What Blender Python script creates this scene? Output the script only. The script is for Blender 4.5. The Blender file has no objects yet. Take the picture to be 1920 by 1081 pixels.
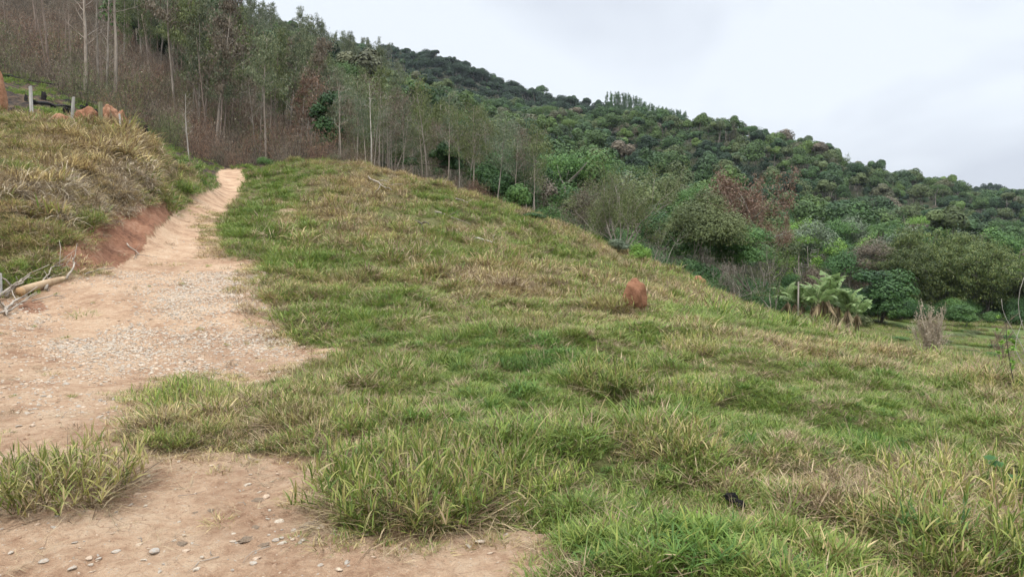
import bpy, math, random
import numpy as np
from mathutils import Vector, Matrix, Euler

S = bpy.context.scene
COL = S.collection
rad = math.radians

# ------------------------------------------------------------------ camera
F = 1387.0                       # focal length in pixels of a 1920 wide frame
PITCH = math.atan(90.5 / F)      # looking slightly down; horizon at row 450
CP, SP = math.cos(PITCH), math.sin(PITCH)
cam_d = bpy.data.cameras.new('camera')
cam = bpy.data.objects.new('camera', cam_d)
COL.objects.link(cam)
cam_d.sensor_width = 36.0
cam_d.lens = 36.0 * F / 1920.0
cam_d.clip_start = 0.05
cam_d.clip_end = 8000
cam.location = (0, 0, 0)
cam.rotation_euler = (math.pi / 2 - PITCH, 0, 0)
S.camera = cam

# ------------------------------------------------------------------ world: overcast sky
SUN_EL, SUN_AZ = rad(58), rad(200)
W = bpy.data.worlds.new('World')
S.world = W
W.use_nodes = True
nt = W.node_tree
nt.nodes.clear()
def wn(t, **k):
    n = nt.nodes.new(t)
    for a, b in k.items():
        setattr(n, a, b)
    return n
wo = wn('ShaderNodeOutputWorld')
sky = wn('ShaderNodeTexSky', sky_type='NISHITA', sun_disc=False, sun_elevation=SUN_EL, sun_rotation=SUN_AZ,
         air_density=1.0, dust_density=2.0, ozone_density=1.0)
bg1 = wn('ShaderNodeBackground'); bg1.inputs['Strength'].default_value = 0.1
bg2 = wn('ShaderNodeBackground'); bg2.inputs['Strength'].default_value = 1.0
tc = wn('ShaderNodeTexCoord')
mp = wn('ShaderNodeMapping'); mp.inputs['Scale'].default_value = (1.0, 1.0, 2.6)
n1 = wn('ShaderNodeTexNoise'); n1.inputs['Scale'].default_value = 1.7; n1.inputs['Detail'].default_value = 4.0; n1.inputs['Roughness'].default_value = 0.5
n1.inputs['Distortion'].default_value = 0.5
cr = wn('ShaderNodeValToRGB')
cr.color_ramp.elements[0].position = 0.40; cr.color_ramp.elements[0].color = (0.545, 0.582, 0.655, 1)
cr.color_ramp.elements[1].position = 0.60; cr.color_ramp.elements[1].color = (0.745, 0.79, 0.845, 1)
sep = wn('ShaderNodeSeparateXYZ')
mr = wn('ShaderNodeMapRange'); mr.inputs['From Min'].default_value = 0.38; mr.inputs['From Max'].default_value = 0.95
mr.inputs['To Min'].default_value = 1.0; mr.inputs['To Max'].default_value = SKYTOP = 4.3
vm = wn('ShaderNodeVectorMath', operation='SCALE')
ms = wn('ShaderNodeMixShader'); ms.inputs[0].default_value = 0.93
L = nt.links.new
L(sky.outputs[0], bg1.inputs['Color'])
L(tc.outputs['Generated'], mp.inputs[0]); L(mp.outputs[0], n1.inputs['Vector']); L(n1.outputs['Fac'], cr.inputs[0])
L(tc.outputs['Generated'], sep.inputs[0]); L(sep.outputs['Z'], mr.inputs['Value'])
L(cr.outputs[0], vm.inputs[0]); L(mr.outputs[0], vm.inputs['Scale']); L(vm.outputs[0], bg2.inputs['Color'])
L(bg1.outputs[0], ms.inputs[1]); L(bg2.outputs[0], ms.inputs[2]); L(ms.outputs[0], wo.inputs['Surface'])

sd = bpy.data.lights.new('sun', 'SUN')
sd.energy = 1.8; sd.angle = rad(20); sd.color = (1.0, 0.96, 0.90)
sun = bpy.data.objects.new('sun', sd); COL.objects.link(sun)
# direction towards the sun: behind the camera, high
sv = Vector((math.sin(SUN_AZ) * math.cos(SUN_EL), math.cos(SUN_AZ) * math.cos(SUN_EL), math.sin(SUN_EL)))
sun.rotation_euler = sv.to_track_quat('Z', 'Y').to_euler()
sun.location = (0, -20, 60)

S.view_settings.view_transform = 'Standard'
S.view_settings.look = 'None'
S.view_settings.exposure = 0.32
S.view_settings.gamma = 1.0
S.cycles.max_bounces = 5
S.cycles.diffuse_bounces = 3
S.cycles.transmission_bounces = 3
S.cycles.volume_bounces = 0
S.cycles.use_denoising = True

# ------------------------------------------------------------------ helpers
def tag(o, label=None, cat=None, group=None, kind=None):
    if label: o['label'] = label
    if cat: o['category'] = cat
    if group: o['group'] = group
    if kind: o['kind'] = kind
    return o

def mesh_np(name, V, faces, mat=None, attrs=None, smooth=False, mats=None, midx=None):
    """faces: (N,4) or (N,3) int array, or list of such arrays"""
    me = bpy.data.meshes.new(name)
    if not isinstance(faces, (list, tuple)): faces = [faces]
    faces = [np.asarray(f, dtype=np.int32) for f in faces if len(f)]
    V = np.asarray(V, dtype=np.float32)
    me.vertices.add(len(V)); me.vertices.foreach_set('co', V.ravel())
    nl = sum(f.size for f in faces); nf = sum(len(f) for f in faces)
    me.loops.add(nl); me.polygons.add(nf)
    me.loops.foreach_set('vertex_index', np.concatenate([f.ravel() for f in faces]) if faces else np.zeros(0, np.int32))
    tot = np.concatenate([np.full(len(f), f.shape[1], np.int32) for f in faces])
    st = np.concatenate([[0], np.cumsum(tot)[:-1]]).astype(np.int32)
    me.polygons.foreach_set('loop_start', st)
    if smooth: me.polygons.foreach_set('use_smooth', np.ones(nf, bool))
    if midx is not None: me.polygons.foreach_set('material_index', np.asarray(midx, np.int32))
    me.update(calc_edges=True)
    if attrs:
        for k, a in attrs.items():
            a = np.asarray(a, np.float32)
            if a.ndim == 1:
                at = me.attributes.new(k, 'FLOAT', 'POINT'); at.data.foreach_set('value', a)
            else:
                at = me.attributes.new(k, 'FLOAT_VECTOR', 'POINT'); at.data.foreach_set('vector', a.ravel())
    for m in (mats or ([mat] if mat else [])): me.materials.append(m)
    return me

def obj(name, me, parent=None, loc=None, rz=None, sc=None):
    o = bpy.data.objects.new(name, me); COL.objects.link(o)
    if parent: o.parent = parent
    if loc is not None: o.location = loc
    if rz is not None: o.rotation_euler = (0, 0, rz)
    if sc is not None: o.scale = (sc,) * 3 if isinstance(sc, (int, float)) else sc
    return o

class Geo:
    """collects vertices / quads / tris with a per vertex value c"""
    def __init__(s): s.v = []; s.q = []; s.t = []; s.c = []; s.n = 0
    def add(s, V, Q=None, T=None, c=0.5):
        V = np.asarray(V, float)
        s.v.append(V)
        if Q is not None and len(Q): s.q.append(np.asarray(Q) + s.n)
        if T is not None and len(T): s.t.append(np.asarray(T) + s.n)
        s.c.append(np.full(len(V), c) if np.isscalar(c) else np.asarray(c))
        s.n += len(V)
    def mesh(s, name, mat, smooth=False, **k):
        f = []
        if s.q: f.append(np.concatenate(s.q))
        if s.t: f.append(np.concatenate(s.t))
        return mesh_np(name, np.concatenate(s.v), f, mat, {'c': np.concatenate(s.c)}, smooth, **k)
    def tube(s, P, R, n=5, c=0.5, cap=True, rough=0.0, rg=None):
        P = np.asarray(P, float); R = np.asarray(R, float)
        m = len(P)
        T = np.gradient(P, axis=0); T /= np.linalg.norm(T, axis=1)[:, None] + 1e-9
        ref = np.array([1.0, 0.1, 0.05]) if abs(T[0][0]) < 0.8 else np.array([0.05, 1.0, 0.1])
        A = np.cross(T, ref); A /= np.linalg.norm(A, axis=1)[:, None] + 1e-9
        B = np.cross(T, A)
        an = np.arange(n) * 2 * math.pi / n
        rr = R[:, None] * np.ones(n)[None, :]
        if rough and rg is not None: rr = rr * (1 + rough * rg.uniform(-1, 1, (m, n)))
        V = P[:, None, :] + rr[..., None] * (np.cos(an)[None, :, None] * A[:, None, :] + np.sin(an)[None, :, None] * B[:, None, :])
        i = np.arange(m - 1)[:, None] * n; j = np.arange(n)[None, :]; j2 = (j + 1) % n
        Q = np.stack([i + j, i + j2, i + n + j2, i + n + j], -1).reshape(-1, 4)
        V = V.reshape(-1, 3); Tt = None
        if cap:
            V = np.concatenate([V, P[:1], P[-1:]])
            k = np.arange(n); k2 = (k + 1) % n
            Tt = np.concatenate([np.stack([k2, k, np.full(n, m * n)], -1), np.stack([(m - 1) * n + k, (m - 1) * n + k2, np.full(n, m * n + 1)], -1)])
        s.add(V, Q, Tt, c)
    def leaves(s, C, N, size, aspect=0.5, rg=None, crange=(0, 1), axis=None, fold=0.0):
        """diamond leaves: centres C, normals N"""
        C = np.asarray(C, float); n = len(C)
        if n == 0: return
        N = N / (np.linalg.norm(N, axis=1)[:, None] + 1e-9)
        D = rg.normal(size=(n, 3)) if axis is None else axis + rg.normal(size=(n, 3)) * 0.25
        D -= N * (D * N).sum(1)[:, None]; D /= np.linalg.norm(D, axis=1)[:, None] + 1e-9
        E = np.cross(N, D)
        sz = size * rg.uniform(0.65, 1.35, n) if np.isscalar(size) else size
        a = (sz * 0.5)[:, None]; b = (sz * 0.5 * aspect)[:, None]
        V = np.stack([C - D * a, C + E * b - D * a * 0.1 + N * b * fold, C + D * a, C - E * b - D * a * 0.1 + N * b * fold], 1).reshape(-1, 3)
        Q = np.arange(4 * n).reshape(n, 4)
        c = np.repeat(rg.uniform(crange[0], crange[1], n), 4)
        s.add(V, Q, None, c)

# ---- value noise
def _h(ix, iy, s):
    n = (ix.astype(np.int64) * 374761393 + iy.astype(np.int64) * 668265263 + s * 982451653) & 0xffffffff
    n = ((n ^ (n >> 13)) * 1274126177) & 0xffffffff
    n = (n ^ (n >> 16)) & 0xffffffff
    return n / 4294967295.0
def vnoise(x, y, s=0):
    x = np.asarray(x, float); y = np.asarray(y, float)
    ix = np.floor(x); iy = np.floor(y); fx = x - ix; fy = y - iy
    fx = fx * fx * (3 - 2 * fx); fy = fy * fy * (3 - 2 * fy)
    a = _h(ix, iy, s); b = _h(ix + 1, iy, s); c = _h(ix, iy + 1, s); d = _h(ix + 1, iy + 1, s)
    return (a * (1 - fx) + b * fx) * (1 - fy) + (c * (1 - fx) + d * fx) * fy
def fbm(x, y, s=0, o=4):
    t = 0; a = 0.5; k = 0
    for i in range(o):
        cs, sn = math.cos(0.6 * i), math.sin(0.6 * i)
        f = 2.03 ** i
        t = t + a * vnoise((x * cs - y * sn) * f + 17.3 * i, (x * sn + y * cs) * f - 9.1 * i, s + i); k += a; a *= 0.5
    return t / k           # 0..1

# ---- projection
def project(x, y, z):
    d = y * CP - z * SP; d = np.where(np.abs(d) < 1e-6, 1e-6, d)
    up = y * SP + z * CP
    return 960 + F * x / d, 540.5 - F * up / d, d
def w_of_py(py):
    cy = (540.5 - py) / F
    return (-SP + cy * CP) / (CP + cy * SP)

# ---- polygons in picture coordinates mark where each kind of ground lies
def inpoly(px, py, poly):
    px = np.asarray(px); py = np.asarray(py); r = np.zeros(px.shape, bool)
    P = poly; n = len(P)
    for i in range(n):
        x1, y1 = P[i]; x2, y2 = P[(i + 1) % n]
        if y1 == y2: continue
        c = ((y1 > py) != (y2 > py)) & (px < (x2 - x1) * (py - y1) / (y2 - y1) + x1)
        r ^= c
    return r
def blob(px, py, cx, cy, rx, ry):
    return np.exp(-(((px - cx) / rx) ** 2 + ((py - cy) / ry) ** 2))

# ------------------------------------------------------------------ terrain table (row of the picture for each bearing and depth)
CX = [-900, -400, 0, 120, 240, 350, 440, 600, 800, 1000, 1200, 1400, 1600, 1760, 1920, 2300, 2900]
TB = {
 2.0:  [1545,1550,1560,1560,1560,1560,1560,1560,1560,1560,1562,1566,1572,1580,1590,1610,1640],
 3.5:  [1070,1078,1084,1084,1084,1084,1084,1084,1084,1084,1086,1090,1097,1105,1115,1135,1170],
 5.0:  [ 860, 875, 888, 890, 892, 893, 894, 894, 894, 894, 896, 901, 909, 918, 930, 955,1000],
 7.0:  [ 700, 735, 755, 760, 764, 766, 767, 767, 766, 766, 769, 776, 788, 800, 815, 850, 900],
10.0:  [ 540, 610, 655, 662, 667, 670, 670, 668, 665, 667, 674, 688, 705, 722, 742, 785, 840],
14.0: [330, 440, 522, 536, 546, 551, 553, 560, 575, 588, 603, 628, 658, 690, 716, 765, 830],
18.0: [240, 320, 348, 395, 492, 502, 505, 510, 530, 549, 577, 614, 656, 692, 722, 775, 840],
24.0: [170, 225, 264, 275, 345, 436, 441, 445, 472, 503, 548, 597, 645, 692, 742, 800, 870],
28.0: [150, 205, 232, 240, 285, 398, 415, 420, 445, 480, 530, 590, 642, 704, 760, 815, 870],
32.0: [140, 200, 227, 230, 250, 350, 393, 397, 422, 462, 512, 584, 646, 718, 768, 828, 880],
37.0: [130, 190, 218, 222, 262, 305, 372, 374, 392, 435, 492, 584, 646, 715, 770, 822, 860],
42.0: [120, 165, 186, 208, 258, 300, 353, 343, 364, 412, 494, 584, 648, 710, 755, 792, 830],
48.0:  [ 100, 140, 160, 190, 235, 300, 335, 320, 345, 412, 505, 590, 645, 695, 725, 760, 800],
55.0:  [  80, 110, 140, 170, 212, 290, 318, 307, 350, 430, 525, 600, 645, 675, 695, 720, 750],
65.0:  [  50,  80, 118, 145, 185, 270, 312, 318, 372, 450, 535, 600, 640, 662, 672, 690, 710],
80.0:  [  10,  40,  85, 112, 150, 218, 262, 305, 380, 455, 525, 578, 620, 636, 640, 650, 660],
100.0: [ -60, -20,  45,  75, 115, 170, 212, 270, 350, 430, 495, 545, 588, 600, 604, 610, 620],
140.0: [-160,-120, -35,   5,  55, 110, 160, 225, 310, 390, 448, 492, 538, 555, 562, 570, 580],
200.0: [-300, -250, -140, -90, -25, 45, 100, 170, 265, 340, 394, 436, 486, 510, 524, 539, 554],
300.0: [-400, -330, -220, -160, -80, 5, 65, 133, 218, 284, 327, 365, 420, 450, 474, 496, 514],
420.0: [-420, -350, -240, -170, -80, 0, 60, 122, 200, 248, 254, 278, 341, 385, 413, 446, 474],
560.0: [-400, -330, -200, -130, -50, 30, 85, 144, 193, 242, 262, 292, 357, 394, 405, 426, 444],
720.0: [-360, -300, -170, -100, -20, 45, 75, 109, 127, 196, 244, 298, 360, 390, 393, 406, 424],
900.0: [-300,-250,-120, -60,  10,  60,  90, 120, 145, 215, 240, 285, 345, 370, 378, 390, 405],
1400.: [-100, -50,  60, 110, 160, 200, 230, 260, 290, 320, 345, 365, 390, 400, 405, 410, 415],
2500.: [ 380, 385, 390, 395, 400, 405, 408, 410, 412, 415, 418, 420, 425, 428, 430, 432, 434],
}
def pchip(x, Y, xi):
    """monotone cubic along axis 0"""
    x = np.asarray(x, float); Y = np.asarray(Y, float); h = np.diff(x); d = np.diff(Y, axis=0) / h[:, None]
    m = np.zeros_like(Y)
    w1 = (2 * h[1:] + h[:-1])[:, None]; w2 = (h[1:] + 2 * h[:-1])[:, None]
    ok = d[1:] * d[:-1] > 0
    with np.errstate(all='ignore'):
        m[1:-1] = np.where(ok, (w1 + w2) / (w1 / d[:-1] + w2 / d[1:]), 0)
    m[0] = d[0]; m[-1] = d[-1]
    k = np.clip(np.searchsorted(x, xi) - 1, 0, len(x) - 2)
    t = ((xi - x[k]) / h[k])[:, None]; hk = h[k][:, None]
    return ((1 + 2 * t) * (1 - t) ** 2 * Y[k] + t * (1 - t) ** 2 * hk * m[k] + t * t * (3 - 2 * t) * Y[k + 1] + t * t * (t - 1) * hk * m[k + 1])
_rows = sorted(TB); _V = np.log(_rows); _U = (np.array(CX) - 960) / F / CP
_tab = w_of_py(np.array([TB[r] for r in _rows], float))
NU, NV = 900, 900
_ug = np.linspace(_U[0], _U[-1], NU); _vg = np.linspace(_V[0], _V[-1], NV)
_t1 = pchip(_V, _tab, _vg)                 # rows fine
_t2 = pchip(_U, _t1.T, _ug).T              # (NV, NU)
def base_w(u, Y):
    a = np.clip((u - _ug[0]) / (_ug[-1] - _ug[0]), 0, 1) * (NU - 1.001)
    b = np.clip((np.log(np.maximum(Y, 1e-3)) - _vg[0]) / (_vg[-1] - _vg[0]), 0, 1) * (NV - 1.001)
    i = a.astype(int); j = b.astype(int); fa = a - i; fb = b - j
    return (_t2[j, i] * (1 - fa) + _t2[j, i + 1] * fa) * (1 - fb) + (_t2[j + 1, i] * (1 - fa) + _t2[j + 1, i + 1] * fa) * fb
def base_z(x, y):
    x = np.asarray(x, float); y = np.asarray(y, float)
    Yc = np.maximum(y, 2.0)
    return Yc * base_w(x / Yc, Yc)

# regions ------------------------------------------------------------
P_ROAD = [(-2000,640),(-400,600),(0,556),(60,528),(150,510),(215,497),(262,468),(300,425),(330,398),(372,365),(415,350),(404,336),(410,318),(455,318),
          (462,348),(436,380),(415,420),(430,485),(505,492),(482,545),(530,600),(560,650),(655,652),(610,682),(545,690),(560,722),
          (420,722),(380,705),(290,735),(245,800),(200,860),(100,870),(20,870),(-400,880),(-2000,900)]
P_LOW = [(-2500,835),(-400,835),(0,838),(100,815),(200,820),(240,800),(262,842),(400,842),(600,862),(645,900),(640,985),(700,1005),(850,992),(930,985),
         (1050,1003),(1062,1040),(1030,1081),(1000,1300),(940,1750),(900,2600),(-2500,2600)]
P_RED = [(95,490),(130,450),(180,420),(215,390),(290,378),(335,390),(300,425),(262,470),(225,500),(160,506),(110,506)]
P_TRK = [(512,380),(552,372),(566,420),(556,492),(508,492),(524,430)]
P_GRAV = [(510,498),(405,500),(330,540),(225,600),(195,630),(90,635),(85,665),(240,690),(330,700),(450,680),(560,665),(545,640),(500,600),(430,600),(420,570),(480,530)]
def regions(x, y, z):
    """returns dict of weights; jittered so that borders are ragged"""
    px, py, d = project(x, y, z)
    jit = np.clip(160.0 / np.maximum(d, 1), 2, 30)
    jx = (fbm(x * 2.3, y * 2.3, 11, 3) - 0.5) * 2.2 * jit; jy = (fbm(x * 2.3, y * 2.3, 31, 3) - 0.5) * 1.1 * jit
    qx, qy = px + jx, py + jy
    front = y > 1.0
    road = inpoly(qx, qy, P_ROAD) & (y < 75)
    low = inpoly(qx, qy, P_LOW) & (y < 12)
    red = inpoly(qx, qy, P_RED) & (y < 40)
    trk = inpoly(qx, qy, P_TRK) & (y < 50)
    low = low | ((~front) & (x < 1.5)) 
    return dict(px=px, py=py, d=d, road=road | low, red=red, trk=trk, grav=inpoly(qx, qy, P_GRAV))

def height(x, y, detail=True):
    x = np.asarray(x, float); y = np.asarray(y, float)
    z = base_z(x, y)
    dist = np.hypot(x, y)
    if detail:
        R = regions(x, y, z)
        bare = np.where(R['road'] | R['red'], 1.0, 0.0)
        # soft version of the bare mask so that turf sits slightly higher than dirt
        near = np.clip((90 - dist) / 30, 0, 1)
        hum = (fbm(x * 0.9, y * 0.9, 3, 3) - 0.45) * 0.34 + (fbm(x * 2.2, y * 2.2, 7, 2) - 0.5) * 0.16
        far = np.clip((dist - 8) / 20, 0, 1)
        hum = hum * (1 + 0.9 * far)
        tx, ty = R['px'], R['py']
        z = z + near * (1 - bare) * hum + bare * near * ((fbm(x * 1.1, y * 1.1, 5, 3) - 0.5) * 0.07 + (fbm(x * 9, y * 9, 6, 3) - 0.5) * 0.042 * np.clip((9 - dist) / 3, 0, 1))
        rw = R['red'] * near
        z = z + rw * ((fbm(x * 3.2 + y * 1.2, y * .9, 15, 4) - 0.5) * 0.34 + (fbm(x * 6, y * 6, 16, 3) - 0.5) * 0.10)
        z = z + np.clip((dist - 60) / 60, 0, 1) * (fbm(x * 0.03, y * 0.03, 9, 3) - 0.5) * 5.0 * np.clip(dist / 200, 0.2, 1.5) * np.clip((y*0.0+1) - R_flat(x, y), 0, 1)
    return z
def R_flat(x, y):
    """1 on the flat valley pasture"""
    return np.clip(1 - np.hypot((x - 55) / 60.0, (y - 75) / 35.0), 0, 0.35) / 0.35
def ground_at(px, Y):
    """point on the ground at picture column px, depth Y"""
    u = (px - 960) / F / CP
    for _ in range(3):
        x = u * Y; z = float(height(np.array([x]), np.array([Y]))[0])
        u = (px - 960) / F * (CP - z / Y * SP)
    return (u * Y, Y, z)
def hit(px, py, y0=2.5, y1=400):
    """first ground point seen at a picture position"""
    Ys = np.exp(np.linspace(math.log(y0), math.log(y1), 1500))
    cy = (540.5 - py) / F; k = CP + cy * SP
    u = (px - 960) / F / k; w = w_of_py(py)
    zz = height(u * Ys, Ys); i = np.argmax(zz >= w * Ys)
    Y = Ys[i] if (zz >= w * Ys).any() else Ys[-1]
    return (u * Y, Y, float(zz[i]))
# ------------------------------------------------------------------ materials
def mat_new(name):
    m = bpy.data.materials.new(name); m.use_nodes = True
    n = m.node_tree; n.nodes.clear()
    return m, n
class NB:
    def __init__(s, nt): s.nt = nt
    def __call__(s, t, ins=None, **k):
        n = s.nt.nodes.new(t)
        for a, b in k.items(): setattr(n, a, b)
        for a, b in (ins or {}).items():
            if isinstance(b, bpy.types.NodeSocket): s.nt.links.new(b, n.inputs[a])
            else: n.inputs[a].default_value = b
        return n
    def ramp(s, fac, stops):
        n = s('ShaderNodeValToRGB', {0: fac})
        e = n.color_ramp.elements
        while len(e) < len(stops): e.new(0.5)
        for k, (p, c) in enumerate(stops): e[k].position = p; e[k].color = tuple(c) + (1,)
        return n.outputs[0]
    def mix(s, f, a, b, mode='MIX'):
        n = s.nt.nodes.new('ShaderNodeMix'); n.data_type = 'RGBA'; n.blend_type = mode
        for i, v in ((0, f), (6, a), (7, b)):
            if isinstance(v, bpy.types.NodeSocket): s.nt.links.new(v, n.inputs[i])
            else: n.inputs[i].default_value = v if i == 0 else tuple(v) + (1,)
        return n.outputs[2]
    def math(s, op, a, b=0.0, clamp=False):
        n = s.nt.nodes.new('ShaderNodeMath'); n.operation = op; n.use_clamp = clamp
        for i, v in ((0, a), (1, b)):
            if isinstance(v, bpy.types.NodeSocket): s.nt.links.new(v, n.inputs[i])
            else: n.inputs[i].default_value = v
        return n.outputs[0]
    def attr(s, name, typ='GEOMETRY'): return s('ShaderNodeAttribute', attribute_name=name, attribute_type=typ).outputs['Fac']
    def noise(s, vec, scale, detail=4, rough=0.55): return s('ShaderNodeTexNoise', {'Vector': vec, 'Scale': scale, 'Detail': detail, 'Roughness': rough}).outputs['Fac']

def leaf_mat(name, stops, trans=0.25, hue=0.0, inst=None, dry=None, rough=0.55):
    """stops: ramp over the per-leaf value c; inst: (attribute, ramp of colours to multiply)"""
    m, n = mat_new(name); N = NB(n)
    c = N.attr('c')
    col = N.ramp(c, stops)
    rnd = N('ShaderNodeObjectInfo').outputs['Random']
    v = N('ShaderNodeMapRange', {'Value': rnd, 'To Min': 0.78, 'To Max': 1.22}).outputs[0]
    if dry:
        g = N.attr('g', 'INSTANCER')
        thr = N.math('ADD', N.math('MULTIPLY', c, 0.55), N.math('MULTIPLY', g, 0.75))
        col = N.mix(N.ramp(thr, [(0.52, (1, 1, 1)), (0.68, (0, 0, 0))]), col, N.ramp(N.math('FRACT', N.math('MULTIPLY', c, 7.0)), dry))
    col = N('ShaderNodeHueSaturation', {'Color': col, 'Value': v}).outputs[0]
    p = N('ShaderNodeBsdfPrincipled', {'Base Color': col, 'Roughness': rough, 'Specular IOR Level': 0.25})
    t = N('ShaderNodeBsdfTranslucent', {'Color': col})
    ms = N('ShaderNodeMixShader', {0: trans, 1: p.outputs[0], 2: t.outputs[0]})
    N('ShaderNodeOutputMaterial', {'Surface': ms.outputs[0]})
    return m
def bark_mat(name, a, b, scale=3.0, rough=0.9):
    m, n = mat_new(name); N = NB(n)
    tc = N('ShaderNodeTexCoord').outputs['Object']
    mp = N('ShaderNodeMapping', {'Vector': tc, 'Scale': (1, 1, 0.25)}).outputs[0]
    f = N.noise(mp, scale, 5, 0.65)
    col = N.ramp(f, [(0.35, a), (0.65, b)])
    bp = N('ShaderNodeBump', {'Height': N.noise(mp, scale * 4, 4), 'Strength': 0.5, 'Distance': 0.02}).outputs[0]
    p = N('ShaderNodeBsdfPrincipled', {'Base Color': col, 'Roughness': rough, 'Specular IOR Level': 0.2, 'Normal': bp})
    N('ShaderNodeOutputMaterial', {'Surface': p.outputs[0]})
    return m

def ground_mat():
    m, n = mat_new('soil_and_turf'); N = NB(n)
    geo = N('ShaderNodeNewGeometry').outputs['Position']
    nA = N.noise(geo, 1.3, 5, 0.6); nB = N.noise(geo, 11, 6, 0.7); nC = N.noise(geo, 60, 4, 0.7); nD = N.noise(geo, 0.35, 3, 0.5)
    road, red, burnt, past, lush = (N.attr(k) for k in ('road', 'red', 'burnt', 'past', 'lush'))
    # turf floor: dead thatch and dark earth
    turf = N.ramp(nB, [(0.30, (0.050, 0.040, 0.020)), (0.50, (0.125, 0.105, 0.045)), (0.72, (0.24, 0.20, 0.10))])
    turf = N.mix(N.math('MULTIPLY', lush, 0.35), turf, (0.10, 0.15, 0.035))
    dirt = N.ramp(N.math('ADD', N.math('MULTIPLY', nA, 0.55), N.math('MULTIPLY', nB, 0.45)),
                  [(0.36, (0.26, 0.145, 0.085)), (0.44, (0.42, 0.265, 0.162)), (0.52, (0.53, 0.36, 0.23)), (0.64, (0.62, 0.46, 0.31))])
    dirt = N.mix(N.ramp(nC, [(0.33, (0.35,) * 3), (0.46, (0, 0, 0))]), dirt, (0.25, 0.16, 0.10))
    grit = N('ShaderNodeTexVoronoi', {'Vector': geo, 'Scale': 42.0}, feature='F1')
    gmask = N.math('MULTIPLY', N.ramp(grit.outputs['Distance'], [(0.16, (1,) * 3), (0.26, (0,) * 3)]), N.ramp(nB, [(0.45, (0,) * 3), (0.6, (0.8,) * 3)]))
    dirt = N.mix(gmask, dirt, (0.50, 0.42, 0.33))
    # damp, trodden blotches and dusty streaks
    dirt = N.mix(N.ramp(N.noise(geo, 0.55, 5, 0.7), [(0.38, (0.5,) * 3), (0.50, (0, 0, 0))]), dirt, (0.30, 0.185, 0.115))
    crack = N('ShaderNodeTexVoronoi', {'Vector': geo, 'Scale': 7.0, 'Randomness': 1.0}, feature='DISTANCE_TO_EDGE')
    dirt = N.mix(N.math('MULTIPLY', N.ramp(crack.outputs['Distance'], [(0.0, (1,) * 3), (0.035, (0,) * 3)]), N.ramp(nA, [(0.52, (0,) * 3), (0.62, (0.6,) * 3)])), dirt, (0.19, 0.115, 0.07))
    redc = N.ramp(N.math('ADD', N.math('MULTIPLY', nA, .5), N.math('MULTIPLY', nB, .5)), [(0.36, (0.12, 0.062, 0.038)), (0.46, (0.25, 0.118, 0.068)), (0.55, (0.33, 0.17, 0.10)), (0.66, (0.42, 0.27, 0.18))])
    bur = N.ramp(N.noise(geo, 1.1, 5, 0.7), [(0.38, (0.018, 0.017, 0.016)), (0.5, (0.07, 0.05, 0.035)), (0.62, (0.13, 0.085, 0.05))])
    pas = N.ramp(N.noise(geo, 0.55, 5, 0.65), [(0.35, (0.06, 0.085, 0.025)), (0.52, (0.10, 0.135, 0.04)), (0.68, (0.17, 0.175, 0.07))])
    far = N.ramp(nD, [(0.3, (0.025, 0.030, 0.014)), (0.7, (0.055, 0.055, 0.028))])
    fl = N.attr('floor')
    col = N.mix(past, turf, pas)
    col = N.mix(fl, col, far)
    col = N.mix(burnt, col, bur)
    col = N.mix(road, col, dirt)
    col = N.mix(red, col, redc)
    h = N.math('ADD', N.math('MULTIPLY', nB, 0.6), N.math('MULTIPLY', nC, 0.35))
    bp = N('ShaderNodeBump', {'Height': h, 'Strength': 1.0, 'Distance': 0.11}).outputs[0]
    p = N('ShaderNodeBsdfPrincipled', {'Base Color': col, 'Roughness': 0.95, 'Specular IOR Level': 0.12, 'Normal': bp})
    N('ShaderNodeOutputMaterial', {'Surface': p.outputs[0]})
    return m

# ------------------------------------------------------------------ ground: one sheet, fine near the camera, reaching far behind the hills
def lushness(px, py, x, y):
    """0 straw .. 1 green, where the turf of the photograph is greener or drier"""
    g = 0.575 + (fbm(x * 0.45, y * 0.45, 41, 4) - 0.5) * 1.15
    for cx, cy, rx, ry, a in ((990,665,90,45,.7),(1000,700,160,60,.35),(470,440,60,60,.45),(530,345,90,30,.5),(600,400,60,40,.15),(1430,610,110,22,.35),(1500,600,60,15,.3),
                              (800,410,110,22,.4),(900,745,150,50,.25),(600,560,120,60,.2),(560,760,150,40,.15),(1250,860,500,220,.12),(1650,760,260,110,.22),
                              (390,340,40,40,.3),(60,560,120,30,.4),(250,505,80,14,.5),(170,770,80,20,.2),(1060,480,60,20,.25),
                              (700,350,120,40,-.32),(900,520,260,60,-.06),(1200,520,280,60,-.06),(1000,600,200,30,-.1),(1780,655,130,30,-.5),(1560,590,60,18,-.35),(240,290,110,60,-.60),(120,370,150,50,-.60),(640,400,90,50,-.25),
                              (60,290,140,40,-.10),(740,880,90,60,-.12),(1700,900,90,60,-.2),(1300,960,160,50,-.1),(1200,740,80,60,.15),(830,960,120,40,-.4),
                              (1250,830,90,50,-.2),(1850,720,60,40,-.3)):
        g = g + a * blob(px, py, cx, cy, rx, ry)
    return np.clip(g, 0, 1)
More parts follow.
